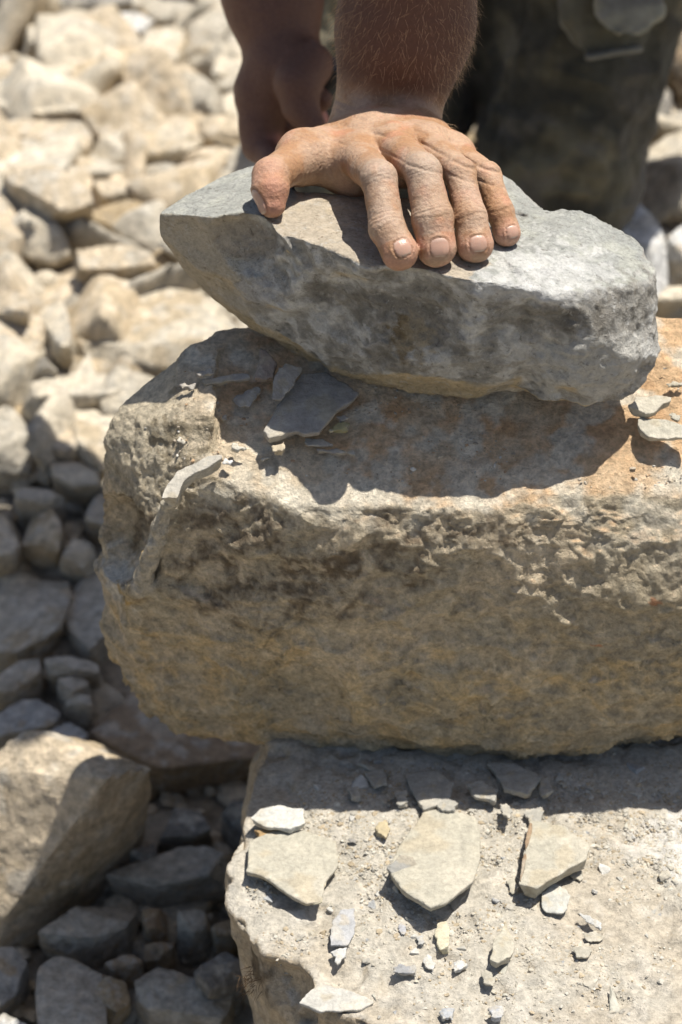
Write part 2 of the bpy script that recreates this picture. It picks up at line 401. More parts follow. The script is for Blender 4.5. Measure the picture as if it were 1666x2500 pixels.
# --- middle boulder
def BP(u, v): return PP(u, v, .0342, .268, .02)     # its sloping top
MB = [
 [PY(478,1195,.004), PY(620,1205,.004), PY(800,1215,.004), PY(1000,1215,.003), PY(1150,1205,.003), PY(1300,1210,.0), PY(1450,1225,-.006), PY(1666,1255,-.010), PY(1900,1260,-.008),
  PY(560,1255,-.012), PY(800,1300,-.020), PY(1000,1310,-.022), PY(1200,1295,-.022), PY(1400,1335,-.026), PY(1666,1370,-.028), PY(1900,1370,-.024),
  BP(595,806), BP(531,818), BP(457,862), BP(1000,800), BP(1666,778), BP(1900,790),
  PY(420,1420,.0), PY(520,1430,-.012), PY(700,1420,-.021), PY(1000,1450,-.027), PY(1300,1480,-.031), PY(1666,1520,-.032), PY(1900,1520,-.028),
  PY(372,1732,.070), PY(457,1785,.055), PY(531,1815,.045), PY(648,1827,.035), PY(850,1819,.022), PY(1062,1847,.008), PY(1275,1864,.0), PY(1519,1833,.0), PY(1666,1815,.005), PY(1900,1800,.02),
  PY(300,1600,.05), PY(420,1650,.02), PY(700,1700,.0), PY(1000,1750,-.010), PY(1400,1750,-.018),
  xyz(-.08,.17,-.06), xyz(.25,.2,-.06), xyz(-.06,.13,-.2), xyz(.25,.16,-.2)],
 # rounded left shoulder
 [PY(457,866,.095), PY(393,924,.085), PY(308,972,.078), PY(266,1020,.070), PY(248,1073,.062), PY(250,1179,.050), PY(300,1235,.032), PY(395,1250,.010), PY(478,1195,.006), PY(440,1050,.030),
  PY(248,1400,.07), PY(520,1000,.035), PY(330,1420,.04), PY(420,1420,.008), BP(520,860), xyz(-.10,.15,-.02), xyz(-.11,.12,-.1)],
 # lower left bulge
 [PY(230,1392,.048), PY(300,1402,.020), PY(350,1440,.010), PY(420,1440,.004), PY(240,1385,.075), PY(340,1395,.050), PY(234,1456,.056), PY(253,1519,.060), PY(271,1604,.066), PY(297,1668,.070), PY(372,1732,.070), PY(457,1785,.058),
  PY(330,1600,.035), PY(520,1700,.015), PY(560,1500,-.004), xyz(-.09,.14,-.1), xyz(-.05,.13,-.17), PY(560,1815,.045)],
]
MBP = [hull_planes(h) for h in MB]
MBP[0] = chipped(MB[0], MBP[0], 26, 15, .004, .014, (0, -1, -.05), (.35, .1, .45)); MBP[1] = chipped(MB[1], MBP[1], 10, 16, .002, .008, (-.7, -.7, .2), (.4, .3, .4)); MBP[2] = chipped(MB[2], MBP[2], 10, 17, .002, .008, (-.5, -.8, -.3), (.4, .2, .4))
MSC = [SCP(300,1318,.030,.030,.027,(-.3,-.95,.15),.002), SCP(262,1310,.046,.030,.020,(-.5,-.85,.1),.002), SCP(332,1345,.024,.020,.014,(-.3,-.95,.1),.002), SCP(1570,1340,-.024,.050,.008,(0,-1,.1),.006), SCP(1120,1590,-.030,.20,.008,k=.02),
       SCP(640,1400,-.018,.12,.008,k=.012), SCP(420,1620,.020,.10,.008,(-.3,-.9,-.3),.010), SCP(900,1400,-.023,.080,.006,k=.01), SCP(1330,1400,-.027,.070,.007,k=.008),
       SCP(1450,1650,-.028,.09,.008,(0,-.95,-.25),.008), SCP(700,1680,.0,.08,.007,(0,-.95,-.3),.01)]
def mid_sdf(p):
    s = None
    for k, pl in enumerate(MBP):
        d = hull_sdf(p, pl, 0.003); s = d if s is None else smin(s, d, 0.012)
    s = smin(s, capsule(p, PY(432,1195,.001), PY(392,1290,.003), .0050, .0062), .003)
    for c_, r, k in MSC: s = smax(s, r-np.linalg.norm(p-np.asarray(c_, np.float32), axis=1), k)
    return smin(s, capsule(p, PY(392,1290,.003), PY(345,1435,.013), .0062, .0035), .004)
V, F = surface_nets(mid_sdf, (-.19, -.075, -.26), (.32, .23, .11), 0.00145*HS)#)
n = vnormals(V, F)
up = sstep(.5, .85, n[:, 2])
low = sstep(-.03, -.12, V[:, 2]); rim = np.exp(-((V[:, 2]-.012)/.028)**2)
W_ = V + .007*np.stack([fbm(V, 40, 3, 31), fbm(V, 40, 3, 32), fbm(V, 40, 3, 33)], 1)
side_ = 1-up; shl = 1-.75*sstep(-.075, -.10, V[:, 0])*sstep(-.075, -.05, V[:, 2])
Bm = bowls(W_, (30, 30, 42), 22); Bm2 = bowls(W_, (85, 85, 120), 27)
D = .0085*side_*centred(facets(W_, (14, 14, 18), 21)) + .0095*(1-.85*up)*Bm*shl*(1-.45*rim) + .0016*side_*Bm2*shl + .0012*side_*(1-shl)*fbm(V, 160, 4, 66)
D += (.0011*side_+.0005)*fbm(W_, 85, 5, 23) + .0022*fbm(V, 12, 3, 24)*(1-.5*up)
flow = np.stack([W_[:, 0]*.85+W_[:, 2]*.5, W_[:, 1], -W_[:, 0]*.5+W_[:, 2]*.85], 1)  # slanting torn crests
cr = np.clip(1-np.abs(perlin(flow, (26, 40, 60), 25))*7, 0, 1)**2; cr2 = np.clip(1-np.abs(perlin(flow, (60, 80, 110), 35))*6, 0, 1)**2
msk = sstep(-.25, .35, fbm(V, 16, 3, 28))
D += .0036*side_*cr*msk*(low*.9+.1)*shl + .0014*side_*cr2*msk*shl
D += .0012*side_*rim*shl*bowls(W_, (44, 44, 60), 26)
V = V + n*D[:, None]; n = vnormals(V, F)
up = sstep(.55, .85, n[:, 2])
g = fbm(V, 11, 4, 41); g2 = fbm(V, 45, 5, 42); g3 = fbm(V, 190, 3, 43)
c = np.tile(np.array([.46, .39, .28], np.float32), (len(V), 1))
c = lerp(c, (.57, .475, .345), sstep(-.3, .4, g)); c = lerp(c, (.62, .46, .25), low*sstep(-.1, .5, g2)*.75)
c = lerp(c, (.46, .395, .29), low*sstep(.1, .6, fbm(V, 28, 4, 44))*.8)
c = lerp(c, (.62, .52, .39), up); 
org = sstep(-.35, .35, g+.8*(V[:, 0]/.18)-.25*np.abs((V[:, 1]-.03)/.06)+.3*g2)
c = lerp(c, (.62, .42, .25), up*org*.9); c = lerp(c, (.55, .34, .19), up*org*sstep(.1, .5, g2)*.6)
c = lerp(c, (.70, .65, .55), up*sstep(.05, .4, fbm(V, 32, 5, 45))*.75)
c = lerp(c, (.66, .61, .51), rim*sstep(-.25, .40, g2)*sstep(.03, .0, V[:, 1]-.01)*.85)
for (u, v, y, r, s) in ((560, 1330, -.01, (.045, .04, .028), 1), (620, 1480, -.015, (.055, .04, .020), 2), (900, 1380, -.03, (.045, .04, .022), 3), (820, 1470, -.03, (.045, .04, .02), 4), (1180, 1330, -.03, (.03, .04, .012), 5), (340, 1310, .03, (.016, .04, .028), 6)):
    m_ = blob(V, PY(u, v, y), r, s+50, .8, 45)
    c = lerp(c, (.16, .12, .08), m_*sstep(-.5, .35, g2+.7*g3)*.85)
sd_ = 1-up
c = lerp(c, (.68, .54, .32), sd_*low*cr*msk*.7); c = lerp(c, (.62, .52, .36), sd_*cr2*msk*.35)
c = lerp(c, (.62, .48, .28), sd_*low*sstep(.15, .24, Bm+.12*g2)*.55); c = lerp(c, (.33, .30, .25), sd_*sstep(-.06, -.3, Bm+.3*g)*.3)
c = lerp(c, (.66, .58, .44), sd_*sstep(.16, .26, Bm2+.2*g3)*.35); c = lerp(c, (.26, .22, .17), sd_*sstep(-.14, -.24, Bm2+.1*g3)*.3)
lft = sstep(-.085, -.115, V[:, 0])*sstep(-.01, .01, V[:, 2])
c = lerp(c, (.58, .51, .39), lft*.85); c = lerp(c, (.22, .18, .12), blob(V, PY(410, 1100, .03), (.02, .03, .03), 61, .9, 90)*sstep(-.2, .3, g2+g3)*.7)
c = lerp(c, (.62, .60, .55), blob(V, PY(285, 1415, .04), (.016, .02, .010), 62, .9, 80)*.7)
c = lerp(c, (.55, .36, .12), blob(V, PY(305, 1430, .035), (.007, .02, .003), 63, .9, 160)*.7)
c = lerp(c, (.62, .38, .06), blob(V, PY(352, 1350, .02), (.002, .02, .010), 64, .6, 120)*.8)
for (u, v, r) in ((1180, 1252, .0022), (1600, 1475, .004), (1460, 1590, .003)):
    c = lerp(c, (.55, .20, .08), blob(V, PY(u, v, -.03), (r, .03, r*.5), u, .9, 300)*.6)
for a_, b_ in ((PY(432,1195,-.003), PY(392,1290,-.002)), (PY(392,1290,-.002), PY(345,1435,.007))):
    c = lerp(c, (.56, .50, .40), sstep(.011, .006, capsule(V, a_, b_, .0, .0))*.9)
c = c*np.array([1.12, 1.10, 1.05], np.float32)
M_mid = stone_mat('ochre_limestone', .30, 700, .0009, .0026)
HM_MID = HMap(V, n)
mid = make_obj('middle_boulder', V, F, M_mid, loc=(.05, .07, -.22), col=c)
tag(mid, 'big ochre-brown boulder lying across the lower block, orange stains on its sunlit top', 'boulder')

# --- lower block
LZ = -.216
LB = [
 [PZ(733,1830,LZ), PZ(690,1891,LZ), PZ(648,1955,LZ+.002), PZ(595,2082,LZ), PZ(563,2125,LZ-.002), PZ(552,2172,LZ-.004), PZ(578,2242,LZ-.004), PZ(637,2327,LZ-.004),
  PZ(712,2415,LZ-.004), PZ(760,2440,LZ-.004), PZ(900,2425,LZ-.004), PZ(985,2450,LZ-.004), PZ(1050,2520,LZ-.004), PZ(1200,2640,LZ-.004), PZ(1900,2750,LZ-.004), PZ(2000,1800,LZ+.01), xyz(-.02,.22,LZ+.02), xyz(.3,.25,LZ+.02),
  xyz(-.035,.12,LZ-.2), xyz(-.05,-.06,LZ-.16), xyz(-.035,-.12,LZ-.24), xyz(.0,-.17,LZ-.2), xyz(.1,-.22,LZ-.2), xyz(.3,-.22,LZ-.2), xyz(.3,.2,LZ-.2), xyz(-.064,.05,LZ-.06), xyz(-.066,-.08,LZ-.07)],
]
LBP = [hull_planes(h) for h in LB]
def low_sdf(p):
    s = hull_sdf(p, LBP[0], 0.006)
    for c_, r, k in LSC: s = smax(s, r-np.linalg.norm(p-np.asarray(c_, np.float32), axis=1), k)
    return s
def SCZ(P, r, d, nn, k=.004):
    nn = np.array(nn, float); nn /= np.linalg.norm(nn); return (P+nn*(r-d), r, k)
LSC = [SCZ(PZ(590,2370,LZ-.03), .05, .007, (-.9,-.4,0)), SCZ(PZ(560,2230,LZ-.03), .03, .004, (-.9,-.2,0)), SCZ(PZ(700,2400,LZ-.02), .04, .005, (-.6,-.8,.1))]
V, F = surface_nets(low_sdf, (-.12, -.30, -.48), (.34, .28, -.18), 0.0019*HS)
n = vnormals(V, F); up = sstep(.6, .9, n[:, 2])
D = .012*(1-up)*centred(facets(V, (20, 20, 15), 71)) + .005*(1-up)*bowls(V, (50, 50, 42), 72) + .0016*(1-.2*up)*fbm(V, 18, 4, 73)
D += -.010*np.exp(-((n[:, 2]-.6)/.45)**2)*sstep(-.1, .35, centred(facets(V, (38, 38, 44), 79))+.3*fbm(V, 60, 3, 8)) 
D += .0008*up*fbm(V, 70, 5, 74) + .0004*up*bowls(V, (110, 110, 60), 75) + .0015*(1-up)*fbm(V, 60, 4, 76)
V = V + n*D[:, None]; n = vnormals(V, F); up = sstep(.6, .9, n[:, 2])
g = fbm(V, 12, 4, 81); g2 = fbm(V, 60, 5, 82)
c = np.tile(np.array([.50, .41, .29], np.float32), (len(V), 1))
c = lerp(c, (.36, .29, .20), sstep(.0, .5, g2)*.6)
c = lerp(c, (.49, .45, .375), up); c = lerp(c, (.47, .41, .32), up*sstep(-.1, .4, g)*.8); c = lerp(c, (.54, .50, .43), up*sstep(.1, .5, g2)*.5)
c = c*.95; c = lerp(c, (.10, .07, .04), blob(V, PZ(622, 2390, LZ-.03), (.010, .02, .012), 5, .6, 90)*.8)
c = lerp(c, (.66, .64, .60), blob(V, PZ(1640, 2080, LZ), (.03, .03, .03), 6, .5, 60)*.5)
M_low = stone_mat('pale_limestone', .26, 750, .0006, .0010)
HM_LOW = HMap(V, n)
lowb = make_obj('lower_block', V, F, M_low, loc=(.1, 0, -.43), col=c)
tag(lowb, 'pale flat-topped block at the bottom of the stack, strewn with flakes and chips', 'block')
LOWSDF, MIDSDF, TOPSDF = low_sdf, mid_sdf, top_sdf
def hit_surface(x, y, f, z0, z1):
    """height of a stone's surface over (x, y)"""
    z = np.arange(z1, z0, -.0008, dtype=np.float32)
    p = np.stack([np.full_like(z, x), np.full_like(z, y), z], 1); s = f(p)
    k = np.nonzero(s < 0)[0]; return float(z[k[0]]) if len(k) else z0
# ------------------------------------------------------------------ the man: arms, hands, body, clothes
def nrm(a): a = np.asarray(a, float); return a/np.linalg.norm(a)
FING = {}
def finger(name, pts, rad, nail_side, nw, nl, k=.9):
    FING[name] = dict(p=[np.asarray(q, float) for q in pts], r=rad, side=nail_side, nw=nw, nl=nl)
#        MCP                 PIP                 DIP                 tip centre
finger('index',  [PY(872,384,.124), PY(926,436,.074), PY(946,558,.056), PY(976,614,.050)], (.0125, .0104, .0100, .0112), (.12, 0), .0060, .0088)
finger('middle', [PY(962,358,.128), PY(1033,420,.073), PY(1057,532,.057), PY(1066,604,.050)], (.0120, .0106, .0117, .0117), (.10, 0), .0064, .0094)
finger('ring',   [PY(1045,354,.130), PY(1124,422,.078), PY(1147,530,.058), PY(1160,596,.050)], (.0112, .0088, .0096, .0113), (.10, 0), .0060, .0084)
finger('little', [PY(1108,376,.132), PY(1190,430,.088), PY(1221,515,.068), PY(1238,568,.060)], (.0105, .0083, .0078, .0084), (.32, 0), .0046, .0066)
finger('thumb',  [PY(742,382,.142), PY(663,430,.114), PY(661,463,.108), PY(664,498,.104)], (.0128, .0114, .0110, .0086), (-1.0, 0), .0064, .0130)
# let every finger end rest on the stone: slide its joints along their lines of sight until the end touches
def settle(nm, uvs, wts):
    f = FING[nm]; r = f['r'][3]; u, v = uvs[3]; Y = np.linspace(-.02, .16, 240); P = np.array([PY(u, v, y) for y in Y], np.float32)
    sd = TOPSDF(P); k = np.nonzero(sd < r*.90)[0]; Yt = float(Y[k[0]]) if len(k) else float(f['p'][3][1]); dy = Yt-float(f['p'][3][1])
    for i in range(4): q = f['p'][i]; f['p'][i] = PY(*uvs[i], float(q[1])+dy*wts[i])
    print('settle', nm, round(dy, 4))
UV = dict(index=[(872,384), (926,436), (946,558), (976,614)], middle=[(962,358), (1033,420), (1057,532), (1066,604)], ring=[(1045,354), (1124,422), (1147,530), (1160,596)],
          little=[(1108,376), (1190,430), (1221,515), (1238,568)], thumb=[(742,382), (663,430), (661,463), (664,498)])
for nm in UV: settle(nm, UV[nm], (.15, .6, .85, 1.0) if nm != 'thumb' else (.45, .85, .95, 1.0))
WR = PY(938,312,.190); W0 = PY(940,262,.197)
FA1 = PY(990, 60, .212); FA2 = PY(1055,-420,.224); EL = np.array([.105, .230, .44])
SH = np.array([.19, .36, .68])
def hand_sdf(p):
    s = None
    for k_, f in FING.items():
        a = None
        for i in range(3):
            d = capsule(p, f['p'][i], f['p'][i+1], f['r'][i], f['r'][i+1]); a = d if a is None else smin(a, d, .003)
        if k_ != 'thumb':   # joint knobs on the back of each finger
            for i, e in ((1, .0122), (2, .0104)):
                q = f['p'][i]; d = np.linalg.norm(p-q.astype(np.float32), axis=1)-(f['r'][i]*.96); a = smin(a, d, .003)
        s = a if s is None else smin(s, a, .0012)
    # metacarpals and the palm beneath
    m = None
    for k_, rr, off in (('index', .0160, -.016), ('middle', .0150, -.005), ('ring', .0145, .006), ('little', .0140, .015)):
        a = WR + np.array([off, 0, -.004]); d = capsule(p, a, FING[k_]['p'][0]+np.array([0, .003, -.003]), .0185, rr-.003)
        m = d if m is None else smin(m, d, .016)
    for a, b, ra, rb in ((WR+np.array([-.014,-.005,-.012]), FING['thumb']['p'][0], .0200, .0165),
                         (WR+np.array([-.012,-.02,-.016]), FING['index']['p'][0]+np.array([-.004,.008,-.014]), .019, .0150),
                         (WR+np.array([.016,-.01,-.018]), FING['little']['p'][0]+np.array([.0,.008,-.012]), .018, .0130),
                         (FING['index']['p'][0]+np.array([0,.004,-.012]), FING['little']['p'][0]+np.array([0,.004,-.012]), .0115, .0105)):
        m = smin(m, capsule(p, a, b, ra, rb), .012)
    mc = [FING[k_]['p'][0] for k_ in ('index', 'middle', 'ring', 'little')]
    for a, b in zip(mc[:-1], mc[1:]): m = smin(m, capsule(p, a+np.array([0, .008, -.003]), b+np.array([0, .008, -.003]), .0110, .0105), .008)
    m = smin(m, capsule(p, (WR+mc[0])/2+np.array([0, 0, .001]), (WR+mc[3])/2+np.array([0, 0, -.002]), .0165, .0150), .014)
    m = smin(m, capsule(p, PY(722,425,.122), PY(735,400,.135), .0065, .009), .006)
    m = smin(m, capsule(p, FING['thumb']['p'][0], mc[0]+np.array([-.006, .012, -.010]), .0120, .0120), .012)
    s = smin(s, m, .008)
    # forearm: flattened at the wrist, round above
    q = p.copy(); 
    a1 = smin(capsule(p, WR+np.array([-.013, .002, 0]), FA1+np.array([-.014, 0, 0]), .0195, .0275), capsule(p, WR+np.array([.014, .002, 0]), FA1+np.array([.014, 0, 0]), .0190, .0275), .012)
    a2 = capsule(p, FA1, FA2, .038, .046)
    s = smin(s, smin(a1, a2, .02), .010)
    s = smin(s, capsule(p, FA2, EL, .046, .044), .015)
    s = smin(s, capsule(p, EL, SH, .043, .055), .02)
    return s
# the hand itself in finer mesh: split the volume in two at mid forearm is avoided by one fine pass over the lower part
V, F = surface_nets(lambda p: smax(hand_sdf(p), p[:, 2]-.36, .002), (-.08, -.02, .105), (.20, .34, .37), .00085)
n = vnormals(V, F); V = V.astype(np.float64)
VIEWDIR = np.array([0, cp, -sp])
col = np.tile(np.array([.34, .197, .106], np.float32), (len(V), 1))
Vf = V.astype(np.float32)
D = .0004*fbm(Vf, 60, 3, 1)
sat = sstep(.012, .034, (V-WR)@nrm(FA1-WR)+.003*fbm(Vf, 40, 3, 77))                   # forearm's shade put into the skin colour, starting above the wrist
col = lerp(col, (.095, .042, .027), sat*.97)
col = lerp(col, (.48, .24, .16), sstep(.1, .5, fbm(Vf, 55, 3, 2))*.4*(1-sat))
dust = sstep(-.1, .5, fbm(Vf, 42, 4, 3)+.25)*(1-sat)
col = lerp(col, (.46, .35, .26), dust*.5)
NAILS = []
for k_, f in FING.items():
    P = f['p']; r = f['r']
    for i in range(3):
        a, b = P[i], P[i+1]; ax = nrm(b-a); L = np.linalg.norm(b-a)
        d = V-a; s_ = d@ax; rad = d-s_[:, None]*ax; rr = np.linalg.norm(rad, axis=1)
        near = sstep(1.45, 1.15, rr/(r[i]+(r[i+1]-r[i])*np.clip(s_/L, 0, 1)))*(s_ > -.012)*(s_ < L+.012)
        # back of the finger: away from the palm
        backv = np.array([.0, -.55, .83]) if k_ != 'thumb' else np.array([-.75, -.45, .45])
        backv = backv-ax*(backv@ax); backv = nrm(backv)
        lat = np.cross(ax, backv)
        cosb = (rad@backv)/(rr+1e-9); la = (rad@lat)/(rr+1e-9)
        dors = near*sstep(.0, .55, cosb)
        wob = .0007*np.sin(la*3+i+len(k_))+.0004*fbm(Vf, 200, 2, i)
        if k_ == 'thumb':
            cr = {0: [(.85, .0007)], 1: [(.0, .0006)], 2: []}[i]
        else:
            cr = {0: [], 1: [(.04, .0005), (.10, .0006), (.17, .0004), (.45, .0002), (.62, .00022), (.80, .0005), (.88, .0007), (.95, .0008)], 2: [(.03, .0007), (.12, .0004)]}[i]
        for pos, dep in cr:
            D -= .48*dep*dors*np.exp(-((s_-pos*L-wob)/.00062)**2)
        # dusty, paler knuckle backs on index and middle finger
        if k_ in ('index', 'middle', 'ring') and i in (0, 1):
            dd = dors*(.75 if k_ != 'ring' else .35)*(sstep(.4*L, L, s_) if i == 0 else 1.0)*sstep(-.5, .2, fbm(Vf, 70, 3, 7)+.3)
            col = lerp(col, (.37, .30, .235), dd*.55)
        if i in (1, 2):  # pinker finger ends
            col = lerp(col, (.50, .29, .21), near*sstep(L*.5, L, s_)*(.55 if i == 2 else 0)*sstep(-.2, .4, fbm(Vf, 90, 2, 9)+.2))
    if k_ == 'thumb':
        col = lerp(col, (.40, .20, .135), sstep(.016, .006, np.linalg.norm(V-(P[2]+P[3])/2-np.array([.004, -.01, .002]), axis=1))*.7)
        col = lerp(col, (.42, .21, .14), sstep(.018, .006, np.linalg.norm(V-P[1]-np.array([-.004, -.008, .006]), axis=1))*.5)
    # the nail: a smooth plate sunk in a rim
    ax = nrm(P[3]-P[2]); b0 = np.array([f['side'][0], -.62, .60]) if k_ != 'thumb' else np.array([-.93, -.36, .12])
    b0 = nrm(b0-ax*(b0@ax)); lat = np.cross(ax, b0)
    ctr = P[3]+b0*r[3]*.98+ax*(.0015 if k_ != 'thumb' else -.001)
    d = V-ctr; x = d@lat; y = d@ax; z = d@b0
    w, l = f['nw']*.86, f['nl']*.56
    q = ((np.abs(x)/w)**3+(np.abs(y)/l)**3)**(1/3.)
    ok = (z > -.0045) & (z < .006)
    plate = sstep(1.03, .97, q)*ok; rim_ = np.exp(-((q-1.06)/.07)**2)*ok; fold = np.exp(-((q-1.28)/.14)**2)*ok
    D += -.00042*rim_ + .0004*fold*(y < l*.9) + .0002*plate
    col = lerp(col, (.42, .26, .19), plate); col = lerp(col, (.56, .43, .36), plate*sstep(-l*.55, -l*.85, y)*.5)
    col = lerp(col, (.50, .40, .31), plate*sstep(l*.80, l*.93, y)); col = lerp(col, (.20, .09, .05), rim_*.40)
    NAILS.append(plate)
nail = np.max(np.array(NAILS), 0)
# reddened knuckle of the index finger, tendons, wrist creases
for (u, v, y, r_, a_) in ((850, 385, .13, .020, .6), (1020, 395, .10, .014, .2), (880, 330, .16, .02, .25)):
    col = lerp(col, (.52, .20, .13), sstep(r_, r_*.3, np.linalg.norm(V-PY(u, v, y), axis=1))*a_)
wax = nrm(FA1-WR); sw = (V-WR)@wax; wob = .0012*np.sin((V[:, 0]-WR[0])*75)-.05*np.abs(V[:, 0]-WR[0])
fr = sstep(.1, -.2, n[:, 1])
for pos, dep, wd in ((.004, .0011, .0011), (.014, .0010, .0012), (.0095, .0004, .0008), (-.004, .0005, .0008)):
    D -= dep*np.exp(-((sw-pos-wob)/wd)**2)*fr
for k_ in ('index', 'middle', 'ring', 'little'):
    a, b = WR+np.array([0, 0, .01]), FING[k_]['p'][0]+np.array([0, 0, .012]); ax = nrm(b-a); d = V-a; s_ = d@ax
    dist = np.abs(np.cross(d, ax)@np.array([0, .5, .86])) if False else np.linalg.norm(d-s_[:, None]*ax, axis=1)
    D += .0009*np.exp(-(dist/.0042)**2)*sstep(0, .02, s_)*sstep(np.linalg.norm(b-a)+.01, np.linalg.norm(b-a)-.01, s_)
D += -.00012*sstep(.2, .9, ridged(Vf, (150, 260, 260), 2, 6))*(1-nail)*(1-sat) + .00012*fbm(Vf, 500, 2, 4)*(1-nail)
V = (V + n*D[:, None]).astype(np.float32)
m_skin, t, b = new_mat('weathered_skin')
tc = N(t, 'ShaderNodeTexCoord').outputs['Object']; at = N(t, 'ShaderNodeAttribute', attribute_name='Col'); an = N(t, 'ShaderNodeAttribute', attribute_name='nail')
n1 = noise(t, tc, 420, 5, .65); n2 = noise(t, tc, 1500, 3, .6)
r1 = ramp(t, n1.outputs[0], .3, .72, (.80, .74, .72, 1), (1.12, 1.1, 1.08, 1))
mm = mix(t, 1.0, at.outputs[0], r1.outputs[0], 'MULTIPLY'); mm = mix(t, an.outputs['Fac'], mm, at.outputs[0]); t.links.new(mm, b.inputs['Base Color'])
rr_ = N(t, 'ShaderNodeMapRange'); rr_.inputs[3].default_value = .56; rr_.inputs[4].default_value = .20; t.links.new(an.outputs['Fac'], rr_.inputs[0]); t.links.new(rr_.outputs[0], b.inputs['Roughness'])
b.inputs['Subsurface Weight'].default_value = .10; b.inputs['Subsurface Radius'].default_value = (.5, .2, .1); b.inputs['Subsurface Scale'].default_value = .006
b.inputs['Specular IOR Level'].default_value = .35
inv = N(t, 'ShaderNodeMath', operation='SUBTRACT'); inv.inputs[0].default_value = 1.0; t.links.new(an.outputs['Fac'], inv.inputs[1])
p_ = bump(t, b, n1.outputs[0], .0009); t.links.new(inv.outputs[0], b.inputs['Normal'].links[0].from_node.inputs['Strength'])
p_ = bump(t, b, n2.outputs[0], .0002, .8, p_)
HAND = (V, F, col, nail)
# ---- the rest of the man: left upper arm, right arm and hand, trunk, head, legs (coarser mesh, joined above the picture's edge)
SHL = np.array([.200, .385, .665]); EL = np.array([.105, .230, .44])
SHR = np.array([-.015, .37, .63]); ELR = np.array([-.085, .52, .34])
HIP = np.array([.26, .85, .08]); CH = np.array([.18, .48, .48]); NK = np.array([.075, .41, .66]); HD = np.array([.065, .37, .82])
RW = PY(690, 138, .43); RF = PY(666, -10, .46)
KL = PY(1352, 452, .70); KR = PY(905, 470, .74)
HL = np.array([.235, .84, .09]); HR = np.array([.08, .88, .06])
AL = np.array([.24, 1.12, -.16]); AR = np.array([.08, 1.14, -.16])
def arms_sdf(p):
    s = smin(capsule(p, FA2, EL, .046, .044), capsule(p, EL, SHL, .043, .056), .02)
    s = smin(s, capsule(p, FA1, FA2, .038, .046), .01)
    d = smin(capsule(p, RW, RF, .0275, .0345), capsule(p, RF, ELR, .0345, .043), .015)
    d = smin(d, capsule(p, ELR, SHR, .043, .055), .02)
    # right hand, seen from the thumb side, closed round a handle
    k = [PY(690,165,.425), PY(655,225,.42), PY(640,300,.405), PY(634,352,.395), PY(668,392,.37)]
    for i, (ra, rb) in enumerate(((.027, .024), (.024, .017), (.0125, .0115), (.0112, .010))): d = smin(d, capsule(p, k[i], k[i+1], ra, rb), .009)
    d = smin(d, capsule(p, PY(705,170,.42), PY(690,260,.425), .026, .020), .010)
    th = [PY(752,160,.405), PY(727,205,.385), PY(735,262,.375), PY(765,308,.365)]
    for i, (ra, rb) in enumerate(((.0185, .0165), (.0160, .0125), (.0122, .0095))): d = smin(d, capsule(p, th[i], th[i+1], ra, rb), .006)
    for (a, b, c_) in ((PY(660,290,.43), PY(720,300,.405), PY(786,243,.395)), (PY(665,330,.43), PY(735,345,.41), PY(776,287,.40)), (PY(668,365,.44), PY(735,385,.42), PY(775,335,.41))):
        d = smin(d, smin(capsule(p, a, b, .0105, .0095), capsule(p, b, c_, .0095, .0080), .003), .002)
    return smin(s, d, .01)
def trunk_sdf(p):
    s = smin(capsule(p, HIP+[-.05, 0, 0], CH+[-.05, 0, 0], .085, .100), capsule(p, HIP+[.05, 0, 0], CH+[.05, 0, 0], .085, .100), .05)
    s = smin(s, capsule(p, SHL+[-.03, .04, 0], SHR+[.03, .02, 0], .062, .062), .06)
    s = smin(s, capsule(p, NK+[0, .08, -.03], HD+[0, .03, -.02], .058, .055), .03)
    q = (p-HD.astype(np.float32)); h = np.linalg.norm(q/np.array([.078, .098, .115], np.float32), axis=1)
    s = smin(s, (h-1)*.09, .025)
    s = smin(s, capsule(p, HD+[0, -.09, -.005], HD+[0, -.112, -.03], .010, .015), .012)       # nose
    s = smin(s, capsule(p, HD+[-.02, -.08, -.085], HD+[.02, -.08, -.085], .020, .020), .02)   # chin
    for sx in (-1, 1):
        s = smin(s, capsule(p, HD+[sx*.078, .01, .015], HD+[sx*.080, .015, -.02], .013, .010), .006)   # ears
        s = smax(s, .012-np.linalg.norm(p-(HD+[sx*.032, -.094, .012]).astype(np.float32), axis=1), .01)
    s = smax(s, -capsule(p, HD+[-.02, -.098, -.058], HD+[.02, -.098, -.058], .003, .003), .004)
    for a, b, ra, rb in ((HL, KL, .085, .058), (HR, KR, .085, .058), (KL, AL, .052, .040), (KR, AR, .052, .040),
                         (AL, AL+[.0, .06, -.02], .04, .03), (AR, AR+[0, .06, -.02], .04, .03)):
        s = smin(s, capsule(p, a, b, ra, rb), .02)
    return s
def body_sdf(p): return smin(arms_sdf(p), trunk_sdf(p), .012)
V1, F1 = surface_nets(lambda p: smax(arms_sdf(p), p[:, 2]-.2, .002), (-.13, .30, -.06), (.03, .60, .21), .0016)
n1_ = vnormals(V1, F1); V1 = V1+n1_*(.0006*fbm(V1, 60, 3, 1))[:, None]
V2, F2 = surface_nets(lambda p: smax(body_sdf(p), np.minimum(.205-p[:, 2], np.hypot(p[:, 0]-.15, p[:, 1]-1.0)-.52), .002), (-.16, .14, -.26), (.42, 1.32, 1.06), .0055)
keep = ~((V2[F2[:, 0], 2] < .198) & (V2[F2[:, 0], 1] < .62))                # the lower right arm is already there in finer mesh
F2 = F2[keep]
keep = ~((V2[F2[:, 0], 2] < .352) & (V2[F2[:, 0], 1] < .36) & (V2[F2[:, 0], 0] > .0)); F2 = F2[keep]
skin = np.array([.30, .13, .075], np.float32)
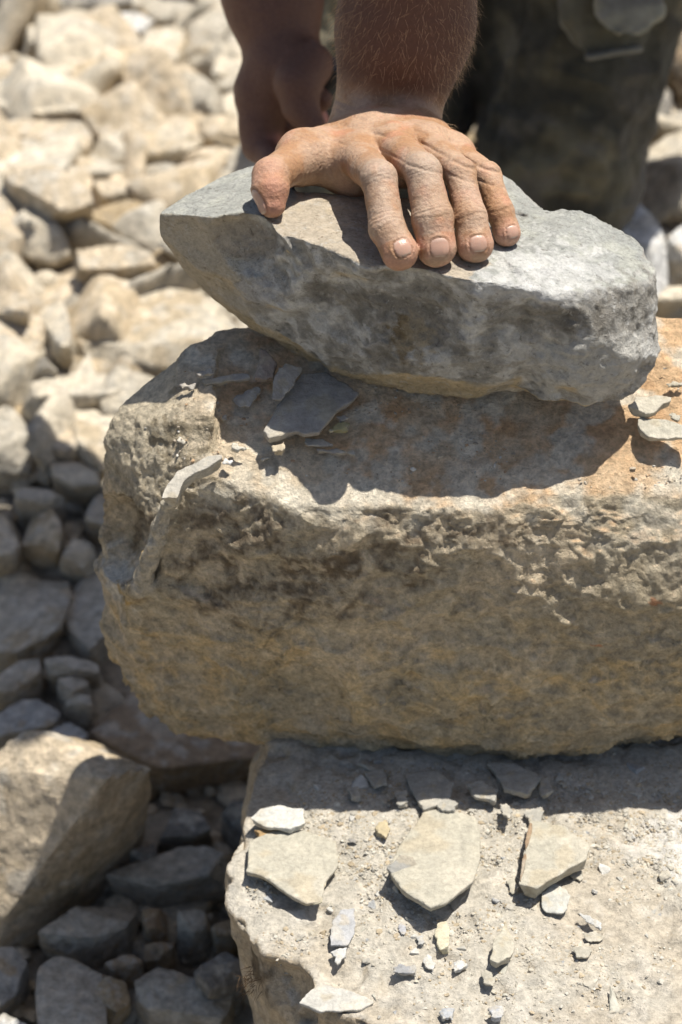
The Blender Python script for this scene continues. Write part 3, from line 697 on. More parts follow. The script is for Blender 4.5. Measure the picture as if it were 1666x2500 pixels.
c1 = np.tile(np.array([.21, .12, .09], np.float32), (len(V1), 1)); c1 = lerp(c1, (.17, .085, .055), sstep(.02, .07, V1[:, 2]))  # right arm's skin darkened to carry the deep shade there
tip = np.zeros(len(V1))
for q in (PY(790, 243, .405), PY(776, 287, .40), PY(660, 360, .39)): tip = np.maximum(tip, sstep(.016, .006, np.linalg.norm(V1-q, axis=1)))
c1 = lerp(c1, (.62, .30, .24), tip*.9)
c2 = np.tile(skin, (len(V2), 1))
hair = sstep(-.02, .02, (V2[:, 2]-HD[2]-.03)+.6*(V2[:, 1]-HD[1]-.01))*(V2[:, 2] > .84); c2 = lerp(c2, (.05, .03, .018), hair)
V0, F0, c0, nl0 = HAND
VV = np.concatenate([V0, V1, V2]).astype(np.float32); FF = np.concatenate([F0, F1+len(V0), F2+len(V0)+len(V1)])
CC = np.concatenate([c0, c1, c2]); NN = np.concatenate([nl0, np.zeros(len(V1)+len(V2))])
PERS = np.array([.16, .80, -.2])
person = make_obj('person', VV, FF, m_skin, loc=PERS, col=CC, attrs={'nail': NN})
tag(person, 'kneeling man in dark dusty work trousers pressing his sunlit left hand onto the top stone', 'person')

# ---- clothes
def folds(V, n, amp, seed):
    return amp*(ridged(V+.03*np.stack([fbm(V, 8, 2, seed), fbm(V, 8, 2, seed+1), fbm(V, 8, 2, seed+2)], 1), (9, 9, 13), 2, seed)-.8) + amp*.25*fbm(V, 60, 3, seed+3)
def trousers_sdf(p):
    s = None
    for a, b, ra, rb in ((HL, KL, .100, .068), (HR, KR, .100, .068), (KL+[0, .01, .0], AL, .070, .060), (KR+[0, .01, .0], AR, .070, .060),
                         (HL, HIP+[.03, 0, .06], .10, .095), (HR, HIP+[-.03, 0, .06], .10, .095)):
        d = capsule(p, a, b, ra, rb); s = d if s is None else smin(s, d, .02)
    return smax(s, p[:, 2]-.24, .005)
V, F = surface_nets(trousers_sdf, (-.12, .56, -.30), (.42, 1.24, .26), .0028)
n = vnormals(V, F)
D = folds(V, n, .0090, 3)
seam = PY(1370, 0, .64); sx = V[:, 0]-(seam[0]-.030-(V[:, 2]-.0)*-.18); D += -.0025*np.exp(-(sx/.0022)**2)*(n[:, 1] < 0)+.0018*np.exp(-((sx-.006)/.004)**2)*(n[:, 1] < 0)
V = V+n*D[:, None]
c = np.tile(np.array([.062, .056, .040], np.float32), (len(V), 1))
c = lerp(c, (.21, .18, .11), sstep(-.1, .5, fbm(V, 14, 4, 61))*.8); c = lerp(c, (.09, .084, .06), sstep(.1, .6, fbm(V, 9, 3, 62))*.7)
c = lerp(c, (.17, .15, .12), sstep(.05, -.12, V[:, 2])*sstep(.1, .5, fbm(V, 22, 4, 63))*.6)
def cloth_mat(name, sc=900):
    m, t, b = new_mat(name); tc = N(t, 'ShaderNodeTexCoord').outputs['Object']; at = N(t, 'ShaderNodeAttribute', attribute_name='Col')
    w = N(t, 'ShaderNodeTexWave'); w.inputs['Scale'].default_value = sc; t.links.new(tc, w.inputs[0]); n1 = noise(t, tc, 60, 6, .65)
    r = ramp(t, n1.outputs[0], .3, .7, (.75, .75, .75, 1), (1.25, 1.25, 1.25, 1)); t.links.new(mix(t, 1.0, at.outputs[0], r.outputs[0], 'MULTIPLY'), b.inputs['Base Color'])
    b.inputs['Roughness'].default_value = .95; b.inputs['Specular IOR Level'].default_value = .1; b.inputs['Sheen Weight'].default_value = .1
    p = bump(t, b, n1.outputs[0], .004, .6); bump(t, b, w.outputs['Fac'], .0002, .6, p); return m
m_tr = cloth_mat('worn_work_cloth'); m_sh = cloth_mat('shirt_cloth')
trousers = make_obj('trousers', V, F, m_tr, parent=person, col=c)
# thigh pocket with its lifted flap on the outer side of the left leg
def slab(pts, th, k=.002):
    """stitched cloth piece: outline points thickened towards the leg"""
    P_ = [np.asarray(q, float) for q in pts]+[np.asarray(q, float)+np.array([-.2, .98, .0])*th for q in pts]; pl = hull_planes(P_)
    return lambda p: hull_sdf(p, pl, k)
LOCP = None
for nm_, pts_, th_, amp_, col_ in (('pocket', [PY(1388, -90, .650), PY(1605, -95, .672), PY(1390, 50, .640), PY(1436, 138, .622), PY(1572, 118, .632), PY(1610, 10, .655)], .03, .0040, (.13, .12, .085)),
                              ('pocket_flap', [PY(1470, -70, .650), PY(1612, -80, .660), PY(1462, 52, .614), PY(1500, 84, .604), PY(1560, 86, .604), PY(1614, 40, .620)], .010, .0040, (.32, .30, .22)),  # paler cloth colour carries the sunlight on this fold
                              ('pocket_hem', [PY(1430, 136, .616), PY(1434, 148, .616), PY(1572, 126, .626), PY(1570, 114, .626)], .004, .0010, (.22, .21, .17))):  # lit lower edge, its light put into a paler strip
    V, F = surface_nets(slab(pts_, th_), (.12, .56, -.12), (.38, .82, .14), .0020); n = vnormals(V, F)
    V = V+n*(folds(V, n, amp_, 9)+amp_*1.2*fbm(V, 28, 3, 41))[:, None]
    c = np.tile(np.array(col_, np.float32), (len(V), 1)); c = lerp(c, (.26, .25, .21), sstep(.1, .5, fbm(V, 26, 4, 5))*.6)
    o = make_obj(nm_, V, F, m_tr, col=c); o.parent = trousers; o.location = o.location-Vector(person.location)-Vector(trousers.location)
def shirt_sdf(p):
    s = smin(capsule(p, HIP+[-.05, 0, 0.05], CH+[-.05, 0, 0], .095, .110), capsule(p, HIP+[.05, 0, .05], CH+[.05, 0, 0], .095, .110), .05)
    s = smin(s, capsule(p, SHL+[-.03, .04, 0], SHR+[.03, .02, 0], .078, .076), .06)
    s = smin(s, capsule(p, SHL, SHL+(EL-SHL)*.72, .078, .074), .02); s = smin(s, capsule(p, SHR, SHR+(ELR-SHR)*.5, .076, .070), .02)
    s = smax(s, .062-np.linalg.norm((p-NK.astype(np.float32))*np.array([1, 1, .35], np.float32), axis=1), .01)
    return smax(s, .16-p[:, 2], .004)
V, F = surface_nets(shirt_sdf, (-.22, .16, .12), (.46, 1.04, .90), .0055); n = vnormals(V, F); V = V+n*folds(V, n, .007, 29)[:, None]
c = np.tile(np.array([.10, .11, .12], np.float32), (len(V), 1))
make_obj('shirt', V, F, m_sh, parent=person, col=c)
# ---- hair on the left forearm and the wrist: thin tapering strands rooted on the skin
def strands(nm, pts, nn, ln, down, wd, seed, colr):
    r_ = np.random.default_rng(seed); k = len(pts)
    L = ln*r_.uniform(.3, 1.5, k)[:, None]; d = down+.45*nn+r_.normal(0, .5, (k, 3)); d -= nn*np.minimum((d*nn).sum(1), 0)[:, None]
    d /= np.linalg.norm(d, axis=1)[:, None]; d2 = d*.8-nn*.25+down*.3; d2 /= np.linalg.norm(d2, axis=1)[:, None]
    s_ = np.cross(d, VIEWDIR); s_ /= np.linalg.norm(s_, axis=1)[:, None]+1e-9; w_ = wd*r_.uniform(.6, 1.2, k)[:, None]
    p0 = pts-nn*.0003; p1 = p0+d*L*.5+nn*.0003; p2 = p1+d2*L*.5
    t_ = np.cross(s_, d)
    Vh = []; 
    for q, f_ in ((p0, 1.0), (p1, .8), (p2, .15)):
        for a_ in (0, 2.094, 4.189): Vh.append(q+(s_*math.cos(a_)+t_*math.sin(a_))*w_*f_)
    Vh = np.stack(Vh, 1).reshape(-1, 3); i0 = (np.arange(k)*9)[:, None]; Fh = []
    for lv in (0, 3):
        for a_ in range(3):
            b_ = (a_+1) % 3; Fh.append(i0+np.array([[lv+a_, lv+b_, lv+3+b_, lv+3+a_]]))
    return Vh.astype(np.float32), np.concatenate(Fh)
n0 = vnormals(V0, F0); r_ = np.random.default_rng(3)
sw0 = (V0-WR)@nrm(FA1-WR); w = sstep(.004, .045, sw0)*.85+.15*(sw0 > .004)*(V0[:, 2] < .33); w = w*(n0[:, 1] < .45)
ids = r_.choice(len(V0), 3300, p=w/w.sum())
dn = nrm(WR-FA1); dn = np.tile(dn, (len(ids), 1))+np.stack([.35*n0[ids, 0], 0*n0[ids, 0], 0*n0[ids, 0]], 1)
m_hair, t, b = new_mat('fair_arm_hair'); b.inputs['Base Color'].default_value = (.75, .50, .28, 1); b.inputs['Roughness'].default_value = .35
Vh, Fh = strands('arm_hair', V0[ids], n0[ids], .0072, dn, .000055, 5, None)
make_obj('arm_hair', Vh, Fh, m_hair, parent=person, loc=np.array(WR))

# the black handle in the shaded hand
def grip_sdf(p):
    a, b = PY(806, 176, .425), PY(742, 350, .415)
    s = capsule(p, a, b, .0085, .0095)
    return smin(s, capsule(p, a, a+nrm(a-b)*.012, .0115, .0115), .003)
V, F = surface_nets(grip_sdf, (-.06, .38, -.08), (.03, .46, .10), .0011)
m_gr, t, b = new_mat('black_rubber'); b.inputs['Base Color'].default_value = (.012, .012, .013, 1); b.inputs['Roughness'].default_value = .6
tag(make_obj('tool_handle', V, F, m_gr), 'black tool handle gripped in the shaded right hand behind the forearm', 'tool')
# ------------------------------------------------------------------ the ground and the rubble
def zg(x, y):
    """height of the quarry floor"""
    return -.455 + .20*sstep(.10, .75, y) + .05*sstep(.9, 2.2, y) - .03*sstep(.1, -.5, y) + .05*sstep(.15, .6, x)*sstep(.1, .5, y)
def hit_ground(u, v, dz=0.0):
    d = ray(u, v); k = np.linspace(.8, 6, 2600); P = CAM+d*k[:, None]; s = P[:, 2]-zg(P[:, 0], P[:, 1])-dz
    i = np.argmax(s < 0); return P[i]
xs = np.sort(np.concatenate([np.linspace(-1.6, 1.6, 300), np.sign(np.linspace(-1, 1, 40))*np.geomspace(1.7, 60, 20).repeat(2)[np.argsort(np.linspace(-1, 1, 40))]])) if False else np.concatenate([-np.geomspace(60, 1.7, 20), np.linspace(-1.6, 1.6, 300), np.geomspace(1.7, 60, 20)])
ys = np.concatenate([-np.geomspace(60, 1.3, 18), np.linspace(-1.2, 3.2, 380), np.geomspace(3.4, 80, 24)])
X, Y = np.meshgrid(xs, ys, indexing='ij'); nx, ny = X.shape
P = np.stack([X.ravel(), Y.ravel(), np.zeros(X.size)], 1).astype(np.float32)
P[:, 2] = zg(P[:, 0], P[:, 1]); fl_ = sstep(30, 2, np.hypot(P[:, 0], P[:, 1]))
P[:, 2] += fl_*(.020*fbm(P, (7, 7, 0), 4, 3)+.016*centred(facets(P*np.array([1, 1, 0], np.float32), (13, 13, 1), 4))+.006*centred(facets(P*np.array([1, 1, 0], np.float32), (45, 45, 1), 6)))
i = (np.arange(nx-1)[:, None]*ny+np.arange(ny-1)[None]).ravel(); Fg = np.stack([i, i+ny, i+ny+1, i+1], 1)
g = fbm(P, 5, 5, 9); c = np.tile(np.array([.50, .43, .33], np.float32), (len(P), 1)); c = lerp(c, (.54, .48, .39), sstep(-.2, .4, g))
M_gr = stone_mat('quarry_dust', .28, 260, .002, .004)
tag(make_obj('ground', P, Fg, M_gr, loc=(0, 0, 0), col=c), kind='structure')

M_rub = stone_mat('rubble_limestone', .30, 420, .0008, .0016)
ICO = {}
def ico(k):
    if k not in ICO:
        bm = bmesh.new(); bmesh.ops.create_icosphere(bm, subdivisions=k, radius=1.0)
        v = np.array([q.co for q in bm.verts], np.float32); f = np.array([[w.index for w in q.verts] for q in bm.faces], np.int32); bm.free()
        ICO[k] = (v/np.linalg.norm(v, axis=1)[:, None], f)
    return ICO[k]
def rock_mesh(pts, sub=5, seed=0, rnd=.06, chip=.05, extra=3):
    """a faceted stone round a cloud of corner points"""
    pts = np.asarray(pts, float); c = pts.mean(0); pl = hull_planes(pts)
    size = float(np.mean(pts.max(0)-pts.min(0)))
    r_ = np.random.default_rng(seed)
    D_, F_ = ico(sub)
    n_, h_ = pl[:, :3], pl[:, 3]-pl[:, :3]@c.astype(np.float32)
    ex = r_.normal(size=(extra, 3)).astype(np.float32); ex /= np.linalg.norm(ex, axis=1)[:, None]
    hx = ((pts-c)@ex.T).max(0)*r_.uniform(.74, .95, extra)
    n_ = np.concatenate([n_, ex]); h_ = np.concatenate([h_, hx]).astype(np.float32)
    k = 180.0/size/(1.0+8*rnd)
    q = D_@n_.T; rr = np.where(q > 1e-3, h_/np.maximum(q, 1e-3), 9.0)
    r0 = rr.min(1); w = np.exp(-(rr-r0[:, None])*k*2.2); r1 = r0-np.log(w.sum(1))/(k*2.2)*.9
    r1 = np.maximum(r1, r0*.5)
    V = D_*r1[:, None]
    V = (V+c).astype(np.float32); n = vnormals(V, F_); s = 1.0/size
    Dd = chip*size*1.5*centred(facets(V, (2.0*s, 2.0*s, 2.6*s), seed, .9, .5)) + chip*size*.45*bowls(V, (5*s, 5*s, 6*s), seed+1) + .009*size*fbm(V, 9*s, 4, seed)
    V = V+n*Dd[:, None]
    return V.astype(np.float32), F_
PAL = dict(tan=(.58, .48, .345), pale=(.63, .555, .43), grey=(.50, .45, .365), ochre=(.46, .36, .23), white=(.66, .65, .62), dark=(.26, .24, .21), brown=(.36, .27, .18), blue=(.42, .41, .38))
def rock_col(V, base, seed):
    s = 1.0/float(np.mean(V.max(0)-V.min(0))+1e-6)
    c = np.tile(np.array(PAL[base], np.float32), (len(V), 1))
    g = fbm(V, 2.2*s, 5, seed); g2 = fbm(V, 7*s, 4, seed+3)
    oth = np.array(PAL['ochre'] if seed % 3 == 0 else PAL['grey'], np.float32)
    c = lerp(c, oth, sstep(.05, .5, g)*.7); c = lerp(c, (.60, .57, .50), sstep(.1, .5, g2)*.45)
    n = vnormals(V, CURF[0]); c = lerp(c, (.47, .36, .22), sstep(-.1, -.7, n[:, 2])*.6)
    return c
CURF = [None]
K = [0]
def traced(sc, off, T, B, base, label, dz=0.0, lean=.01, hmin=.03, sub=5, name='rock', cat='rock', rnd=.06, chip=.05, zt=None, mat=None, tw=0.0):
    """a stone from the outline of its top and the foot of its front, stood on the ground there"""
    K[0] += 1
    T = [(off[0]+a[0]/sc, off[1]+a[1]/sc) for a in T]; B = [(off[0]+a[0]/sc, off[1]+a[1]/sc) for a in B]
    foot = [hit_ground(u, v, dz+.012) for u, v in B]; fy = float(np.mean([f[1] for f in foot])); fz = float(np.mean([f[2] for f in foot]))
    foot = [PZ(u, v, fz) for u, v in B]; fy = float(np.mean([f[1] for f in foot]))
    low = sorted(T, key=lambda q: -q[1])[:2]
    if zt is None: zt = max(np.mean([PY(u, v, fy+lean)[2] for u, v in low]), fz+hmin)
    else: zt = fz+zt
    jr = np.random.default_rng(K[0]+900); hh = zt-fz; tu, tv = jr.uniform(-.22, .22, 2)*hh; mu_ = np.mean(T, 0); sc_ = np.std(T, 0)+1
    top_ = [PZ(u, v, zt+tu*(u-mu_[0])/sc_[0]-abs(tv)*(v-mu_[1])/sc_[1]*.6+jr.normal(0, .10)*hh) for u, v in T]
    c_ = np.mean(top_, 0)
    low_ = [np.array([c_[0]+(q[0]-c_[0])*.9, q[1]+.01, fz-.03]) for q in top_ if q[1] > c_[1]-.005]
    pts = top_+foot+low_+[np.array([f[0], f[1]+.01, fz-.03]) for f in foot]
    sub = 6 if off[1] == 1300 else sub
    V, F_ = rock_mesh(pts, sub, K[0]*3+1, rnd, chip*.8); CURF[0] = F_
    o = make_obj(name, V, F_, mat or M_rub, col=rock_col(V, base, K[0]*5+2), sm=False)
    tag(o, label, cat, 'stones of the rubble'); return o
Z3 = (2.24, (0, 0)); Z8 = (3.136, (0, 850)); Z5 = (1.9614, (0, 1300)); Z7 = (2.354, (1000, 0))
A_ = traced
# sunlit rubble behind, from near to far
A_(*Z3, [(10,930),(220,890),(330,910),(500,1040),(510,1120),(345,1155),(160,1020),(60,985)], [(20,1010),(180,1150),(330,1172),(495,1140)], 'tan', 'flat tan slab with a smooth sunlit top lying over two stones at the left edge', dz=.03)
A_(*Z3, [(440,1180),(560,1130),(700,1090),(820,1110),(850,1160),(800,1210),(600,1230)], [(250,1310),(430,1325),(780,1335)], 'ochre', 'rounded ochre stone with pitted end just under the flat tan slab')
A_(*Z3, [(-60,1040),(60,1050),(190,1180),(240,1260),(130,1310),(0,1260),(-80,1200)], [(-60,1560),(60,1490),(230,1380)], 'tan', 'tall tan stone cut off by the left edge with a dark gap beside it')
A_(*Z3, [(500,985),(640,975),(780,985),(800,1040),(770,1070),(560,1070)], [(510,1120),(640,1110),(790,1095)], 'tan', 'narrow tan slab wedged between the flat slab and the ochre stone behind it')
A_(*Z3, [(545,650),(760,655),(1000,690),(1130,770),(1050,815),(830,860),(720,850),(550,740)], [(470,930),(580,968),(860,965),(960,890)], 'pale', 'wedge-shaped pale rock with a brown underside, left of the hanging hand', dz=.0)
A_(*Z3, [(1010,380),(1110,410),(1200,490),(1130,530),(960,480),(900,450)], [(800,610),(900,660),(1140,695),(1200,620)], 'grey', 'dark grey pointed rock leaning in front of the pale ones near the hanging arm', chip=.07)
A_(*Z3, [(320,240),(470,180),(600,200),(690,300),(830,500),(770,600),(640,520),(520,400),(430,370)], [(430,620),(540,665),(770,650)], 'pale', 'large pale wedge with a shaded brown front and a bright sloping back')
A_(*Z3, [(-40,430),(150,400),(400,410),(425,520),(430,600),(180,620),(-40,570)], [(-40,690),(250,700),(440,665)], 'pale', 'broad pale block at the left edge beside the wedge with the shaded front')
A_(*Z3, [(-40,650),(200,650),(450,665),(510,740),(480,820),(380,830),(200,745),(-40,700)], [(-40,830),(200,880),(440,905)], 'tan', 'smooth tan slab sloping towards the flat tan slab')
A_(*Z3, [(-40,770),(180,755),(330,850),(250,890),(-40,860)], [(-40,910),(260,915)], 'grey', 'thin greyish plate peeping out above the flat tan slab')
A_(*Z3, [(410,100),(600,60),(760,62),(850,120),(780,165),(560,130),(430,145)], [(420,185),(600,215),(820,220)], 'white', 'long low whitish stone high in the heap with grey marks on its top')
A_(*Z3, [(280,-60),(720,-80),(720,10),(600,30),(300,25)], [(260,60),(600,50),(740,60)], 'dark', 'dark flat stone at the very top left of the heap')
A_(*Z3, [(150,130),(400,100),(410,170),(330,220),(170,235)], [(120,350),(340,310)], 'pale', 'pale lumpy stone between the whitish stone and the left edge')
A_(*Z3, [(1010,60),(1120,20),(1230,20),(1290,100),(1200,170),(1050,180),(1000,120)], [(1000,380),(1140,395),(1290,270)], 'grey', 'big pale grey boulder touching the upper edge of the hanging arm')
A_(*Z3, [(1190,290),(1260,275),(1330,330),(1350,400),(1280,425),(1150,410)], [(1140,455),(1220,505),(1350,450)], 'pale', 'small smooth pale stone by the forearm, with a black gap under it')
A_(*Z3, [(1220,520),(1300,490),(1400,520),(1400,610),(1210,610)], [(1200,700),(1400,725)], 'pale', 'squarish pale stone half hidden behind the hanging hand')
A_(*Z3, [(800,150),(1000,110),(1015,230),(960,320),(850,300),(770,240)], [(800,440),(900,475),(1000,390)], 'pale', 'speckled pale stone between the large wedge and the big grey boulder', chip=.08)
A_(*Z3, [(620,290),(740,260),(860,400),(850,470),(760,470)], [(700,560),(800,600),(870,500)], 'pale', 'slim bright stone leaning on the back of the large pale wedge')
A_(*Z3, [(820,990),(960,975),(1000,1050),(920,1100),(820,1090)], [(815,1170),(930,1180)], 'grey', 'small grey-tan stone in shade next to the tip of the top stone')
A_(*Z3, [(1000,820),(1200,800),(1380,830),(1360,900),(1100,900)], [(950,990),(1150,985)], 'tan', 'low tan rubble stone right above the left tip of the top stone')
A_(*Z3, [(1130,700),(1300,690),(1390,740),(1300,800),(1150,780)], [(1100,830),(1300,840)], 'ochre', 'ochre lump under the squarish stone by the hanging fingers')
A_(*Z3, [(410,1335),(620,1320),(830,1370),(850,1440),(640,1470),(430,1470)], [(400,1510),(510,1545),(650,1500)], 'tan', 'flat sandy slab with a dark hollow under its left end')
A_(*Z3, [(640,1500),(740,1480),(960,1560),(1200,1640),(1380,1780),(1250,1880),(1000,1930),(820,1890),(560,1880),(400,1860),(400,1700),(520,1590)], [(420,2040),(560,2035),(760,2085),(870,2085),(1010,2010)], 'pale', 'very large pale boulder with a shaded brown foot, left of the middle boulder', sub=6, rnd=.1)
A_(*Z3, [(190,1690),(340,1640),(385,1760),(390,1880),(330,1900),(230,1780)], [(270,1940),(350,1985),(400,1960)], 'pale', 'upright shard leaning on the left side of the very large pale boulder')
A_(*Z3, [(-40,1560),(130,1560),(170,1660),(150,1710),(60,1690),(-40,1720)], [(-40,1800),(150,1765)], 'tan', 'low tan stone at the left edge below the tall one')
A_(*Z3, [(-40,1800),(120,1800),(180,1880),(150,1950),(-40,1970)], [(-40,2100),(160,2080)], 'pale', 'pale block at the left edge level with the foot of the very large boulder')
A_(*Z3, [(180,1950),(280,1940),(310,2000),(200,2020)], [(160,2090),(310,2080)], 'grey', 'small grey stone tucked between the pale block and the very large boulder')
A_(*Z8, [(110,310),(330,220),(800,190),(980,230),(1040,290),(830,350),(620,330),(300,360)], [(150,540),(280,595),(460,520),(640,400)], 'pale', 'long rounded slab with a brown undercut edge beside the boulder shoulder', rnd=.1)
A_(*Z8, [(560,420),(760,340),(1000,300),(870,500),(800,900),(600,720)], [(430,760),(560,860),(760,1000)], 'pale', 'sloping pale stone half hidden behind the shoulder of the middle boulder')
A_(*Z8, [(-60,430),(80,430),(150,560),(210,650),(100,720),(-60,760)], [(-60,960),(230,945),(340,730)], 'grey', 'smooth greyish stone at the left edge beneath the rounded slab')
A_(*Z8, [(130,1085),(300,1065),(490,1130),(300,1180),(120,1145)], [(110,1205),(210,1245),(300,1205)], 'grey', 'thin grey plate casting a dark shadow on the sandy ledge')
A_(*Z8, [(270,1200),(400,1210),(480,1400),(450,1520),(170,1505),(230,1380)], [(160,1560),(380,1595),(465,1545)], 'tan', 'tapering tan slab with a thin shaded front edge')
A_(*Z8, [(720,1060),(850,1060),(850,1370),(650,1290)], [(640,1360),(760,1440),(850,1420)], 'grey', 'shaded grey block pressed against the left side of the middle boulder')
A_(*Z8, [(560,1440),(700,1490),(740,1560),(600,1640),(470,1590)], [(450,1680),(600,1740),(720,1640)], 'pale', 'pale flat stone where the big shadow begins')
A_(*Z8, [(-60,1270),(90,1260),(160,1400),(150,1560),(-60,1600)], [(-60,1700),(150,1680)], 'pale', 'pale block at the left edge just above the big shadow')
A_(*Z8, [(330,640),(520,600),(640,720),(500,800),(360,760)], [(330,900),(500,950),(640,840)], 'tan', 'tan lump in the middle of the lit heap left of the boulder')
A_(*Z8, [(380,880),(560,860),(760,930),(760,1000),(560,1010),(400,960)], [(400,1060),(560,1120),(760,1060)], 'pale', 'low pale stone below the tan lump')
# the shaded rubble at lower left
A_(*Z5, [(-60,225),(330,225),(350,300),(290,440),(140,570),(-60,580)], [(-60,640),(160,620),(310,470)], 'grey', 'wide smooth slab in blue shade at the left edge', sub=5, rnd=.1)
A_(*Z5, [(330,290),(460,120),(520,300),(520,480),(430,560),(330,470),(300,380)], [(340,560),(430,620),(520,580)], 'grey', 'rounded shaded stone between the wide slab and the boulder')
A_(*Z5, [(210,600),(330,590),(470,620),(480,660),(330,680),(230,650)], [(230,700),(350,710),(480,700)], 'grey', 'thin shaded sliver under the rounded shaded stone')
A_(*Z5, [(-40,690),(100,610),(190,605),(195,670),(60,760),(-40,760)], [(-40,810),(70,800),(200,700)], 'grey', 'wedge in shade at the left edge under the wide slab')
A_(*Z5, [(280,700),(380,685),(430,720),(380,765),(300,760)], [(270,780),(400,790)], 'grey', 'small flat stone in shade, first of two lying close together')
A_(*Z5, [(330,780),(430,765),(440,800),(380,830),(310,835)], [(300,850),(420,850)], 'grey', 'smallest shaded stone next to the dark crack')
A_(*Z5, [(-40,900),(90,790),(180,790),(290,870),(250,920),(60,950),(-40,980)], [(-40,1030),(100,1000),(280,930)], 'blue', 'grey angular stone in blue shade behind the big tapered block')
A_(*Z5, [(200,960),(330,910),(420,960),(400,1000),(250,990)], [(250,1010),(420,1010)], 'blue', 'thin bluish plate resting behind the big tapered block')
A_(*Z5, [(330,890),(620,760),(780,850),(980,950),(1290,1040),(1280,1070),(1000,1120),(780,1130),(600,1050),(440,970)], [(560,1180),(780,1215),(1000,1185),(1260,1110)], 'brown', 'broad brown shaded slab beneath the overhang of the middle boulder', sub=6, rnd=.08)
A_(*Z5, [(-120,1080),(130,940),(240,950),(450,1000),(725,1130),(520,1180),(330,1160),(100,1150),(-120,1160)], [(-120,2040),(130,1930),(330,1800),(560,1620),(690,1460)], 'tan', 'big tapered block at lower left, sunlit only on its left corner', sub=6, rnd=.03, chip=.03, lean=-.02)
A_(*Z5, [(840,1320),(960,1335),(1010,1420),(940,1455),(770,1460)], [(750,1520),(900,1500),(1010,1460)], 'dark', 'dim angular stone in the dark gap between the tapered block and the lower block')
A_(*Z5, [(1060,1350),(1130,1260),(1260,1290),(1260,1420),(1170,1450)], [(1060,1430),(1150,1520),(1250,1520)], 'dark', 'dim tilted stone touching the back corner of the lower block')
A_(*Z5, [(620,1520),(740,1490),(760,1560),(680,1590)], [(610,1620),(740,1600)], 'dark', 'small dim stone at the foot of the tapered block')
A_(*Z5, [(505,1640),(560,1610),(680,1600),(860,1510),(1000,1500),(1130,1560),(1060,1620),(880,1670),(740,1700),(600,1680)], [(540,1680),(740,1790),(900,1765),(1040,1700)], 'grey', 'long flat slab lying across the shaded rubble')
A_(*Z5, [(180,1915),(380,1780),(640,1760),(675,1830),(620,1890),(420,1950),(240,1930)], [(200,1990),(390,2065),(560,2000),(665,1930)], 'grey', 'angular grey slab with a chipped rusty front, in front of the tapered block')
A_(*Z5, [(680,1800),(800,1800),(790,1880),(700,1910)], [(690,1990),(790,1960)], 'brown', 'small brown stone right of the rusty-fronted slab')
A_(*Z5, [(850,1805),(1000,1810),(1010,1880),(930,1920),(850,1900)], [(850,2000),(950,2000),(1010,1920)], 'grey', 'pentagonal grey stone under the right end of the long slab')
A_(*Z5, [(1010,1880),(1120,1850),(1140,1930),(1040,1930)], [(1010,1940),(1060,1970),(1140,1965)], 'ochre', 'small rusty stone beside the lower block')
A_(*Z5, [(690,1970),(840,1940),(815,2000),(760,2040),(690,2030)], [(680,2080),(770,2085),(830,2010)], 'brown', 'triangular brown stone in front of the small brown one')
A_(*Z5, [(180,2070),(260,2030),(480,2060),(495,2110),(450,2240),(520,2400),(180,2440),(170,2130)], [(180,2520),(520,2480)], 'grey', 'large flat plate at the bottom edge of the picture', zt=.03)
A_(*Z5, [(445,2200),(500,2110),(590,2130),(620,2240),(560,2300),(460,2260)], [(450,2290),(560,2340),(630,2260)], 'ochre', 'rusty pyramid-shaped stone between two large flat plates')
A_(*Z5, [(640,2140),(760,2080),(900,2130),(1000,2210),(1130,2200),(1100,2300),(1040,2360),(750,2320),(640,2230)], [(660,2280),(760,2380),(1060,2400)], 'grey', 'large flat plate by the foot of the lower block', zt=.03)
A_(*Z5, [(930,2090),(1080,2000),(1160,2050),(1160,2160),(1010,2190)], [(930,2140),(1010,2230),(1160,2210)], 'dark', 'dark tilted plate lying on the large flat one by the lower block', dz=.02)
A_(*Z5, [(500,2060),(620,2010),(680,2040),(620,2100),(540,2100)], [(510,2100),(600,2150),(680,2090)], 'brown', 'small brown stone behind the rusty pyramid')
A_(*Z5, [(-40,1990),(60,1990),(130,2060),(70,2200),(-40,2280)], [(-40,2330),(60,2260),(140,2100)], 'blue', 'grey stone in the lower left corner')
A_(*Z5, [(-60,2340),(20,2300),(170,2380),(160,2450),(-60,2450)], [(-60,2560),(160,2530)], 'white', 'bright sunlit stone peeping in at the bottom left corner')
# right behind the man
A_(*Z7, [(1050,1200),(1130,1120),(1240,1095),(1330,1150),(1440,1280),(1490,1390),(1400,1430),(1200,1330)], [(1180,1640),(1400,1720),(1500,1640)], 'white', 'white boulder right of the knee, with a shadow behind it', dz=.05, rnd=.12)
A_(*Z7, [(1480,1350),(1568,1280),(1720,1290),(1720,1430),(1560,1450)], [(1490,1640),(1720,1640)], 'white', 'white block at the right edge beside the white boulder', dz=.03)
A_(*Z7, [(1400,1650),(1568,1640),(1720,1650),(1720,1720),(1420,1720)], [(1400,1830),(1720,1830)], 'pale', 'pale ledge under the white block at the right edge', dz=.01)
A_(*Z7, [(1280,540),(1360,470),(1450,460),(1510,520),(1500,640),(1340,640)], [(1250,760),(1380,790),(1510,760)], 'dark', 'round brown boulder in shade beyond the thigh')
A_(*Z7, [(1440,180),(1520,40),(1760,-60),(1860,200),(1640,330),(1480,330)], [(1480,560),(1640,800),(1860,780)], 'brown', 'huge brown boulder at the upper right edge beyond the thigh', rnd=.12)
A_(*Z7, [(1500,-120),(1620,-160),(1760,-60),(1640,40)], [(1500,60),(1720,80)], 'white', 'white stone at the top right corner above the huge brown boulder')
A_(*Z7, [(1160,910),(1300,890),(1480,900),(1720,900),(1720,1000),(1400,1010),(1180,1020)], [(1100,1080),(1400,1060),(1720,1060)], 'tan', 'sunlit tan ledge between the knee and the right edge', zt=.012)
